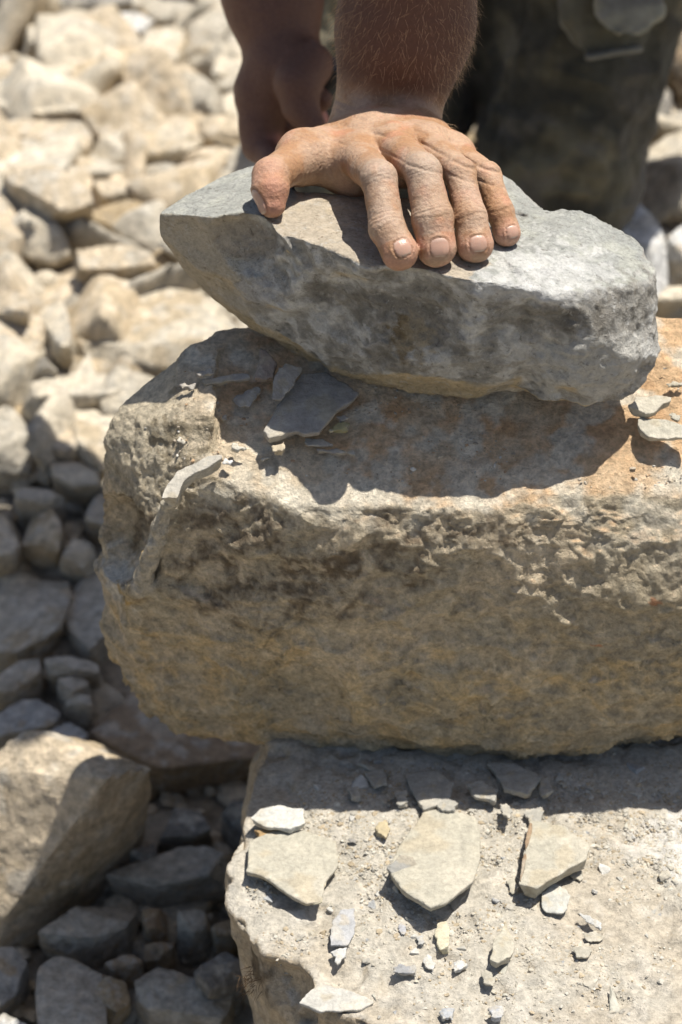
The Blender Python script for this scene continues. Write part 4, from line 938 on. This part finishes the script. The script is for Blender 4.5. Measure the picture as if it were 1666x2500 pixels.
# loose filling stones, not told apart in the picture
r_ = np.random.default_rng(5); PROT = []
for k in range(14):
    q = r_.normal(size=(8, 3)); q /= np.linalg.norm(q, axis=1)[:, None]; q *= np.array([1.0, .8, [.62, .80, .5][k % 3]])*r_.uniform(.85, 1.15, (8, 1))*.56
    V, F_ = rock_mesh(q, 4, 300+k, .06, .045, 1); CURF[0] = F_
    for b_ in (('tan', 'pale', 'grey')[k % 3],):
        me_o = make_obj('rubble_stone', V*.1, F_, M_rub, loc=(0, 0, 0), col=rock_col(V, b_, k+60)); PROT.append(me_o)
cnt = 0; first = {}
tries = 0
while cnt < 285 and tries < 4000:
    tries += 1
    x, y = r_.uniform(-.62, .75), r_.uniform(-.12, 2.1); z = float(zg(x, y))
    u, v = proj(np.array([x, y, z]))
    if not (-90 < u < 1760 and -120 < v < 2600): continue
    if -.09 < x < .34 and -.3 < y < .30: continue
    if -.05 < x < .33 and .58 < y < 1.25: continue
    s_ = r_.uniform(.45, 1.2)*(.75+.75*(y > .5)); k = int(r_.integers(len(PROT)))
    src = PROT[k]
    if y < .48 and x < 0:
        if r_.uniform() < .45: continue
        z -= .012*s_; s_ *= .85
    if k not in first: o = src; first[k] = 1
    else: o = src.copy(); COL.objects.link(o)
    o.location = (x, y, z-.004+r_.uniform(.0, .018)); o.rotation_euler = (r_.normal(0, .35), r_.normal(0, .35), r_.uniform(0, 6.28)); o.scale = (s_, s_, s_)
    if y < .28 and x < .0:
        tag(o, 'loose stone filling the gaps of the shaded rubble at lower left', 'stone', 'filler stones in the shade')
    else:
        tag(o, 'loose pale stone filling the gaps of the sunlit heap behind', 'stone', 'filler stones in the sun')
    cnt += 1

# the small broken stuff between the stones
r_ = np.random.default_rng(77); D1, F1_ = ico(2); kk = 7000
xx = r_.uniform(-.7, .9, kk*3); yy = r_.uniform(-.25, 2.3, kk*3); uu, vv = proj(np.stack([xx, yy, zg(xx, yy)], 1))
ok = (uu > -80) & (uu < 1750) & (vv > -120) & (vv < 2600) & ~((xx > -.05) & (xx < .34) & (yy < .16) & (yy > -.3)); xx, yy = xx[ok][:kk], yy[ok][:kk]; kk = len(xx)
s_ = .0045*np.exp(r_.normal(0, .5, kk))*(1+.35*(yy > .5)); Q = np.linalg.qr(r_.normal(size=(kk, 3, 3)))[0]
ax_ = r_.normal(size=(kk, 6, 3)); ax_ /= np.linalg.norm(ax_, axis=2)[..., None]; hh_ = r_.uniform(.55, 1.0, (kk, 6))
q = np.einsum('vj,kmj->kvm', D1, ax_); rr = np.where(q > .12, hh_[:, None, :]/np.maximum(q, .12), 1.25).min(2)
Vv = D1[None]*rr[..., None]*s_[:, None, None]*r_.uniform(.6, 1.3, (kk, 1, 3)); Vv = np.einsum('kij,kvj->kvi', Q, Vv); Vv[..., 2] *= .7
Vv += np.stack([xx, yy, zg(xx, yy)+r_.uniform(-.004, .008, kk)], 1)[:, None, :]
cc = np.array([PAL['tan'], PAL['pale'], PAL['grey'], PAL['ochre'], PAL['pale']], np.float32)[r_.integers(5, size=kk)]*r_.uniform(.85, 1.12, (kk, 1)).astype(np.float32)
o = make_obj('small_rubble', Vv.reshape(-1, 3).astype(np.float32), (F1_[None]+(np.arange(kk)*len(D1))[:, None, None]).reshape(-1, 3), M_rub, loc=(0, 0, 0), col=np.repeat(cc, len(D1), 0), sm=False)
tag(o, 'small broken limestone filling the ground between the larger stones', 'rubble', None, 'stuff')
# ------------------------------------------------------------------ flakes and chips lying on the blocks
def poly_sd(P2, poly):
    poly = np.asarray(poly, np.float32); d = np.full(len(P2), 1e9, np.float32); s = np.ones(len(P2), np.float32)
    k = len(poly); j = k-1
    for i in range(k):
        a, b = poly[i], poly[j]; e = b-a; w = P2-a; t = np.clip((w@e)/(e@e+1e-12), 0, 1); q = w-t[:, None]*e
        d = np.minimum(d, (q*q).sum(1))
        c1, c2, c3 = P2[:, 1] >= a[1], P2[:, 1] < b[1], e[0]*w[:, 1] > e[1]*w[:, 0]
        s = np.where((c1 & c2 & c3) | (~c1 & ~c2 & ~c3), -s, s); j = i
    return s*np.sqrt(d)
FK = [0]
M_fl = stone_mat('flake_stone', .18, 800, .0003, .0006)
def flake(sc, off, poly, zf, label, th=.006, lift=.004, tilt=(0, 0), base=(.47, .455, .40), cat='flake', name='stone_flake', group='flakes on the stack', edge=.0018, res=None):
    """thin split piece: outline given where it is seen, laid on the stone's surface zf(x, y) with its own lift and tilt"""
    FK[0] += 1; th = th*.8; lift = lift*.5; edge = edge*.9
    pts = [(off[0]+a/sc, off[1]+b/sc) for a, b in poly]
    z0 = zf(*pts[0]); P3 = []
    cu, cv = np.mean(pts, 0)
    # plane of its top face
    zc = zf(cu, cv); c = PZ(cu, cv, zc+lift+th)
    nx_, ny_ = tilt
    P3 = [PP(u, v, c[2]-ny_*c[1]-nx_*c[0], ny_, nx_) for u, v in pts]
    P3 = np.array(P3); nrm_ = nrm([-nx_, -ny_, 1.0]); ex = nrm([1, 0, nx_]); ey = np.cross(nrm_, ex)
    p2 = np.stack([(P3-c)@ex, (P3-c)@ey], 1)
    sz = float((p2.max(0)-p2.min(0)).max())
    def sdf(p):
        q = p-c.astype(np.float32); a = np.stack([q@ex.astype(np.float32), q@ey.astype(np.float32)], 1); h = q@nrm_.astype(np.float32)
        e_ = poly_sd(a, p2)+edge*fbm(p, min(260, 3.2/sz), 4, FK[0])
        tt = th*np.clip(.85+.6*fbm(p, 1.2/sz, 2, FK[0]+.5), .5, 1.4)
        return smax(smax(e_-.25*h, h+.0004*fbm(p, 120, 2, 3), .0006), -h-tt-.15*np.maximum(e_, -.003), .0008)
    lo = P3.min(0)-.004; hi = P3.max(0)+.004; lo[2] -= th*1.6
    rs = res or max(.00055, min(.0011, sz/70))
    V, F_ = surface_nets(sdf, lo, hi, rs)
    if len(V) < 8: return None
    cc = np.tile(np.array(base, np.float32)*.88, (len(V), 1)); cc = lerp(cc, (.50, .455, .37), sstep(-.1, .4, fbm(V, 1.6/sz, 4, FK[0]))*.5); cc = lerp(cc, (.38, .32, .22), sstep(.2, .6, fbm(V, 3/sz, 3, FK[0]+1))*.5)
    o = make_obj(name, V, F_, M_fl, col=cc); tag(o, label, cat, group); return o
def z_low(u, v):
    P, ok = HM_LOW.hit(u, v, LZ); return float(P[0, 2]) if ok[0] else LZ
def z_mid(u, v):
    p = BP(u, v); P, ok = HM_MID.hit(u, v, p[2]); return float(P[0, 2]) if ok[0] else float(p[2])
Z6 = (1.3448, (500, 1800)); Z4 = (2.4123, (350, 780)); Z9 = (3.039, (1150, 480))
f_ = flake
GR = (.42, .39, .32); LG = (.45, .42, .34)
f_(*Z6, [(150,340),(230,300),(330,300),(430,340),(440,420),(405,470),(385,545),(330,550),(240,490),(190,455),(135,440),(145,390)], z_low, 'large pale green-grey flake with a ragged edge overhanging the left corner of the lower block', .007, .007, (.02, -.06), LG)
f_(*Z6, [(270,440),(340,420),(405,440),(390,490),(385,540),(330,546),(260,500)], z_low, 'yellowish scab of stone stuck on the large flake at the left corner', .003, .014, (.02, -.06), (.44, .40, .29))
f_(*Z6, [(145,265),(180,235),(240,225),(325,235),(330,280),(280,302),(200,290)], z_low, 'small layered pale flake at the left back corner of the lower block', .008, .010, (.05, 0), (.58, .57, .52))
f_(*Z6, [(165,305),(260,295),(285,330),(250,345),(180,325)], z_low, 'rusty brown scrap beneath the small layered flake', .008, .001, (0, 0), (.42, .28, .14))
f_(*Z6, [(720,240),(800,235),(885,258),(905,310),(905,400),(880,470),(800,540),(740,560),(690,530),(640,490),(600,430),(640,350),(690,290)], z_low, 'biggest flat flake in the middle of the lower block, half in the shadow line', .010, .005, (.0, -.10), LG)
f_(*Z6, [(600,430),(640,385),(690,390),(700,430),(725,470),(780,510),(800,540),(740,562),(690,532),(640,492)], z_low, 'dark curled lip on the front of the biggest flat flake', .007, .008, (-.25, .35), (.33, .32, .29))
f_(*Z6, [(880,420),(915,445),(890,465),(860,520),(820,568),(800,545),(850,480)], z_low, 'thin splinter along the right side of the biggest flake', .003, .001, (0, 0), GR)
f_(*Z6, [(1070,275),(1130,285),(1180,290),(1262,350),(1255,400),(1190,430),(1090,495),(1035,480),(1045,410)], z_low, 'thick fan-shaped flake with a brown left edge, on the right of the lower block', .014, .004, (.05, -.02), LG)
f_(*Z6, [(1066,275),(1078,280),(1058,400),(1040,470),(1034,478),(1040,400)], z_low, 'narrow brown rind along the left edge of the fan-shaped flake', .016, .0035, (.05, -.02), (.32, .23, .15))
f_(*Z6, [(1190,430),(1230,425),(1245,450),(1235,472),(1200,455)], z_low, 'small chip under the right edge of the fan-shaped flake', .003, .001, (0, 0), GR)
f_(*Z6, [(410,685),(420,600),(450,570),(495,560),(492,640),(470,682)], z_low, 'bluish elongated chip below the left flake', .004, .001, (0, 0), (.42, .42, .42))
f_(*Z6, [(415,705),(465,690),(472,715),(435,742)], z_low, 'small pale chip touching the foot of the bluish elongated chip', .005, .002, (.1, 0), (.56, .55, .52))
f_(*Z6, [(762,610),(790,603),(806,625),(803,690),(775,698),(758,670)], z_low, 'bright yellowish cream chip below the biggest flake', .008, .001, (.1, 0), (.62, .57, .38))
f_(*Z6, [(935,730),(950,660),(990,610),(1005,640),(1022,690),(1008,720),(960,742)], z_low, 'pointed triangular chip standing off its shadow in the middle front', .009, .003, (-.1, -.1), LG)
f_(*Z6, [(615,752),(640,745),(690,750),(694,772),(650,775),(622,770)], z_low, 'short dark grey bar-shaped chip near the front edge', .006, .001, (0, 0), (.33, .33, .33))
f_(*Z6, [(1230,580),(1265,585),(1310,610),(1300,632),(1260,610)], z_low, 'thin white-edged sliver tilted up at the right', .003, .006, (.2, .2), (.55, .54, .50))
f_(*Z6, [(1240,645),(1290,632),(1310,655),(1300,675),(1250,668)], z_low, 'flat grey chip right below the tilted sliver', .003, .001, (0, 0), GR)
f_(*Z6, [(1212,690),(1260,676),(1275,700),(1250,730),(1220,720)], z_low, 'rounded grey-green chip, lowest of the three at the right', .004, .001, (0, 0), GR)
f_(*Z6, [(935,890),(955,872),(985,895),(980,925),(940,918)], z_low, 'little bluish block near the bottom edge', .010, .001, (0, 0), (.45, .46, .48))
f_(*Z6, [(768,900),(800,882),(818,890),(815,920),(785,928)], z_low, 'square bluish chip at the bottom edge left of the little block', .005, .001, (0, 0), (.42, .43, .44))
f_(*Z6, [(815,735),(845,730),(862,748),(840,770),(822,768)], z_low, 'whitish chip with a sharp shadow beside the pointed chip', .004, .002, (.1, .1), (.60, .60, .58))
f_(*Z6, [(715,725),(735,713),(762,745),(750,768),(722,748)], z_low, 'thin pale chip between the bar-shaped and the whitish chips', .003, .001, (0, 0), (.54, .53, .50))
f_(*Z6, [(908,770),(930,757),(955,790),(945,815),(915,805)], z_low, 'pale green chip in front of the pointed triangular one', .004, .001, (0, 0), GR)
f_(*Z6, [(635,610),(655,605),(662,640),(645,650)], z_low, 'tiny bluish chip left of the cream one', .003, .001, (0, 0), (.42, .42, .43))
f_(*Z6, [(695,655),(720,650),(725,675),(702,680)], z_low, 'tiny round grey chip just left of the cream one', .003, .001, (0, 0), (.44, .43, .40))
f_(*Z6, [(1100,510),(1150,470),(1200,520),(1180,580),(1120,575)], z_low, 'half-buried greenish plate below the fan-shaped flake', .003, .0005, (0, 0), (.49, .48, .43))
f_(*Z6, [(985,470),(1020,460),(1035,500),(1010,515)], z_low, 'pale chip between the biggest and the fan-shaped flakes', .004, .001, (0, 0), LG)
f_(*Z6, [(555,290),(590,270),(615,300),(595,325),(565,315)], z_low, 'yellowish crumb near the shadow line left of the biggest flake', .007, .001, (0, 0), (.50, .42, .27))
f_(*Z6, [(465,335),(490,328),(502,340),(480,345)], z_low, 'small dark chip right of the left flake', .003, .001, (0, 0), (.32, .30, .27))
f_(*Z6, [(310,870),(370,810),(480,830),(560,870),(500,900),(380,900)], z_low, 'pale scab on the front rim of the lower block', .004, -.001, (0, -.1), (.50, .48, .43))
for pl_, th_, lb_ in (([(660,120),(760,105),(822,150),(800,210),(720,235),(680,190)], .007, 'flat slab-shaped flake lying in the shadow behind the biggest flake'),
                      ([(860,150),(905,140),(962,172),(955,210),(880,190)], .010, 'angular shaded chip under the boulder, right of the flat one'),
                      ([(972,220),(995,213),(1015,240),(1000,262),(978,250)], .010, 'small cube-like brownish chip in the shadow'),
                      ([(755,205),(790,188),(832,215),(820,238),(765,235)], .008, 'pale half-lit chip right at the shadow line'),
                      ([(930,85),(1020,80),(1105,130),(1060,185),(985,170)], .010, 'larger dark flake tucked beneath the boulder'),
                      ([(1090,140),(1130,130),(1140,175),(1105,192)], .010, 'steep shaded chip right of the larger dark flake'),
                      ([(1050,235),(1110,225),(1110,285),(1060,275)], .008, 'shaded chip touching the back of the fan-shaped flake'),
                      ([(520,110),(590,100),(600,150),(555,165)], .006, 'dull flake in shade at the left under the boulder'),
                      ([(470,170),(505,160),(520,195),(480,200)], .006, 'little shaded chip in front of the dull flake'),
                      ([(625,180),(665,170),(672,215),(635,225)], .006, 'narrow shaded chip beside the flat slab-shaped flake')):
    f_(*Z6, pl_, z_low, lb_, th_, .002, (.05, -.05), (.40, .38, .33))
# on the middle boulder
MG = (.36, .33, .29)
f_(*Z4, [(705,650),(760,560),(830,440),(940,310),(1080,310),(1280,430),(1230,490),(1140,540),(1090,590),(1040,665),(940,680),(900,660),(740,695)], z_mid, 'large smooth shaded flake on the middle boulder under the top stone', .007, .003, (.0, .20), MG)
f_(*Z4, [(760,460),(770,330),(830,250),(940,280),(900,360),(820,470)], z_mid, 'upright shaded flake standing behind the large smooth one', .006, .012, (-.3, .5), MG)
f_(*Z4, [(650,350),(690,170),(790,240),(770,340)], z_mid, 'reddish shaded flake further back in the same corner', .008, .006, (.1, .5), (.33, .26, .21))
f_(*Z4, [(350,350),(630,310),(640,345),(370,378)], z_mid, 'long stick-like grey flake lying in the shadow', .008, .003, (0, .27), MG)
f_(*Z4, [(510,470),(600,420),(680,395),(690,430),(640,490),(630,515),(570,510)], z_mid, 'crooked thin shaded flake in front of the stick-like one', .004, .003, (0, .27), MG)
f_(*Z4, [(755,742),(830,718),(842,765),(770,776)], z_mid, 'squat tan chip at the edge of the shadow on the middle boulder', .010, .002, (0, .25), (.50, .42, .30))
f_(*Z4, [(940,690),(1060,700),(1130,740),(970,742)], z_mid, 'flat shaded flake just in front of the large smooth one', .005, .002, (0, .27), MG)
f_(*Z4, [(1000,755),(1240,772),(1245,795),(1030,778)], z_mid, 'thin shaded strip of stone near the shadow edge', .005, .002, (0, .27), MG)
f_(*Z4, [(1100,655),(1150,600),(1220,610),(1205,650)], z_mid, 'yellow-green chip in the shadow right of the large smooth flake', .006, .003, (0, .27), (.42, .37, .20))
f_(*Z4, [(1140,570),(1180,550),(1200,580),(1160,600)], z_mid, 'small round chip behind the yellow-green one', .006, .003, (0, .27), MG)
f_(*Z4, [(100,1055),(135,970),(195,890),(300,845),(385,800),(460,795),(470,812),(400,860),(300,905),(235,960),(195,1050)], lambda u, v: z_mid(u, v)-.004, 'curved pale sliver at the left front edge of the middle boulder', .014, .004, (.1, .30), (.44, .41, .35), edge=.001)
f_(*Z4, [(465,850),(480,815),(527,830),(512,852)], z_mid, 'white chip at the tip of the curved sliver', .005, .002, (.1, .3), (.66, .65, .62))
f_(*Z4, [(515,755),(525,718),(560,735),(600,750),(560,768)], z_mid, 'white and tan chip near the shadow edge on the left', .006, .002, (.1, .3), (.64, .60, .50))
f_(*Z4, [(8,635),(40,605),(100,612),(60,635)], lambda u, v: z_mid(u, v)-.006, 'thin pale flake on the granular left shoulder', .003, .001, (0, .25), (.52, .50, .43))
f_(*Z4, [(195,715),(215,690),(250,705),(245,725)], lambda u, v: z_mid(u, v)-.003, 'tiny pale chip on the left shoulder near the dark vein', .003, .001, (0, .27), (.54, .50, .42))
f_(*Z4, [(690,820),(760,795),(755,810),(710,828)], z_mid, 'little pale scale in the sun below the shadow edge', .002, .0005, (0, .27), (.54, .50, .42))
f_(*Z4, [(300,300),(400,285),(420,315),(330,330)], z_mid, 'small dull flake at the back left of the middle boulder', .005, .003, (0, .3), MG)
f_(*Z4, [(210,380),(310,370),(300,410),(230,400)], z_mid, 'low shaded flake near the corner of the shadow', .005, .001, (0, .3), MG)
f_(*Z4, [(460,570),(485,555),(495,590),(470,592)], z_mid, 'pale speck of a chip in the shadow', .004, .001, (0, .3), (.42, .40, .36))
f_(*Z9, [(1160,1560),(1240,1490),(1350,1478),(1500,1480),(1480,1520),(1400,1570),(1300,1622),(1240,1600)], z_mid, 'tan flake leaning against the right foot of the top stone', .009, .004, (.05, .30), (.50, .46, .37))
f_(*Z9, [(1230,1650),(1260,1625),(1400,1650),(1620,1700),(1640,1790),(1320,1790),(1250,1740)], z_mid, 'large flat pale flake at the right edge of the middle boulder', .007, .006, (.03, .24), LG)
f_(*Z9, [(1480,1640),(1490,1592),(1560,1620),(1545,1665)], z_mid, 'small pale chip behind the large flake at the right edge', .006, .004, (.03, .27), LG)
f_(*Z9, [(1460,1385),(1500,1372),(1600,1375),(1560,1405),(1480,1402)], z_mid, 'thin pale chip further back at the right edge', .004, .002, (.0, .27), LG)
f_(*Z9, [(1405,1270),(1430,1255),(1465,1265),(1450,1280)], z_mid, 'dark little chip beside the right end of the top stone', .004, .002, (.0, .27), (.25, .22, .18))
# small chips scattered over the lower block: single pieces in one group, then the grit as one mass
r_ = np.random.default_rng(21); CP = []
for k in range(7):
    m_ = int(r_.integers(4, 7)); an = np.sort(r_.uniform(0, 6.28, m_)+0); rad = r_.uniform(.6, 1.0, m_)*.5
    q = [np.array([math.cos(a)*b, math.sin(a)*b*.8, z_]) for a, b in zip(an, rad) for z_ in (-.09, .09+.05*r_.normal())]
    V, F_ = rock_mesh(q, 3, 700+k, .01, .03, 1); V = V*.01
    cb = ((.44, .42, .35), (.40, .385, .34), (.48, .44, .36), (.37, .37, .36), (.46, .39, .28), (.52, .50, .45), (.42, .39, .32))[k]
    CP.append(make_obj('stone_chip', V, F_, M_fl, loc=(0, 0, 0), col=np.tile(np.array(cb, np.float32), (len(V), 1)), sm=False))
cnt = 0; used = set()
lowz = lambda x, y: LZ
while cnt < 230:
    u, v = r_.uniform(560, 1666), r_.uniform(1850, 2500)
    dens = math.exp(-((v-2080)/170)**2)*.8+.25+(.5 if v < 1990 else 0)
    if r_.uniform() > dens: continue
    if u < 600+(v-2100)*.35 and v > 2100: continue
    if u < 830-(v-1830)*1.0 and v < 2100: continue
    p = HM_LOW.hit(u, v, LZ)[0][0]; k = int(r_.integers(7)); s_ = min(2.4, .35*math.exp(abs(r_.normal(0, .62))))
    o = CP[k] if k not in used else CP[k].copy()
    if k in used: COL.objects.link(o)
    used.add(k); o.location = (p[0], p[1], p[2]+.0006*s_*r_.uniform(-.5, 1)); o.rotation_euler = (r_.normal(0, .3), r_.normal(0, .3), r_.uniform(0, 6.28)); o.scale = (s_, s_, s_*r_.uniform(.7, 1.4))
    tag(o, 'crumb-sized loose chip among many on the dusty top of the lower block', 'chip', 'small chips on the lower block'); cnt += 1
def grit(name, n_, region, sz, colr, label_, seed, zfun, kind='stuff'):
    r_ = np.random.default_rng(seed); D_, F_ = ico(1)
    P = region(r_, n_); k = len(P); s_ = sz*np.exp(r_.normal(0, .45, k))
    rot = r_.normal(size=(k, 3, 3)); Q = np.linalg.qr(rot)[0]; jit = r_.uniform(.55, 1.25, (k, len(D_), 1)); sc = r_.uniform(.5, 1.2, (k, 1, 3))
    V = np.einsum('kij,kvj->kvi', Q, D_[None]*jit*sc*s_[:, None, None]); V[..., 2] *= .6; V += P[:, None, :]
    Fk = (F_[None]+(np.arange(k)*len(D_))[:, None, None]).reshape(-1, 3)
    cc = np.repeat(np.array(colr, np.float32)[r_.integers(len(colr), size=k)], len(D_), 0)*np.repeat(r_.uniform(.85, 1.12, (k, 1)), len(D_), 0).astype(np.float32)
    o = make_obj(name, V.reshape(-1, 3).astype(np.float32), Fk, M_fl, col=cc, sm=False); tag(o, label_, 'grit', None, kind); return o
def reg_low(r_, n_):
    u = r_.uniform(600, 1700, n_*2); v = r_.uniform(1840, 2520, n_*2)
    a = (np.exp(-((v-2050)/240)**2)+.3 > r_.uniform(0, 1.2, n_*2)) & ~((u < 585+(v-2150)*.42) & (v > 2150)) & ~((u < 830-(v-1830)*.95) & (v < 2130)) & ~((v > 2380+.1*abs(u-850)) & (u < 1010))
    u, v = u[a][:n_], v[a][:n_]; P, ok = HM_LOW.hit(u, v, LZ); dens = fbm(P, 24, 4, 3)+.9*np.exp(-((P[:, 1]+.05)/.05)**2); return P[ok & (dens > r_.uniform(-.1, .75, len(P)))]
grit('grit', 24000, reg_low, .00085, [(.46, .42, .34), (.42, .39, .33), (.50, .47, .40), (.40, .33, .23)], 'fine grit and dust scattered over the lower block', 3, None)
def reg_mid(r_, n_):
    u = r_.uniform(420, 1680, n_); v = r_.uniform(820, 1190, n_); P, ok = HM_MID.hit(u, v, .04); return P[ok & (fbm(P, 22, 3, 5) > .12)]
grit('grit', 2200, reg_mid, .0007, [(.50, .42, .31), (.42, .36, .28), (.54, .50, .43), (.45, .31, .19)], 'sparse grit on the sloping top of the middle boulder', 4, None)

# a dry root tuft in the crack on the left side of the lower block
r_ = np.random.default_rng(9); pc = PZ(615, 2385, LZ-.035); k = 60
pts = np.array([pc+np.array([0, -.004, 0])+r_.normal(0, 1, 3)*np.array([.004, .003, .006]) for _ in range(k)])
VIEWDIR = np.array([0, cp, -sp]); nn_ = np.tile(nrm([-.7, -.7, .1]), (k, 1)); dn_ = np.tile(np.array([-.2, -.1, -.6]), (k, 1))
Vh, Fh = strands('dry_roots', pts, nn_, .009, dn_, .00022, 8, None)
m_rt, t, b = new_mat('dry_root'); b.inputs['Base Color'].default_value = (.11, .065, .03, 1); b.inputs['Roughness'].default_value = .9
tag(make_obj('dry_roots', Vh, Fh, m_rt), 'small tuft of dry brown roots in the left side of the lower block', 'plant')
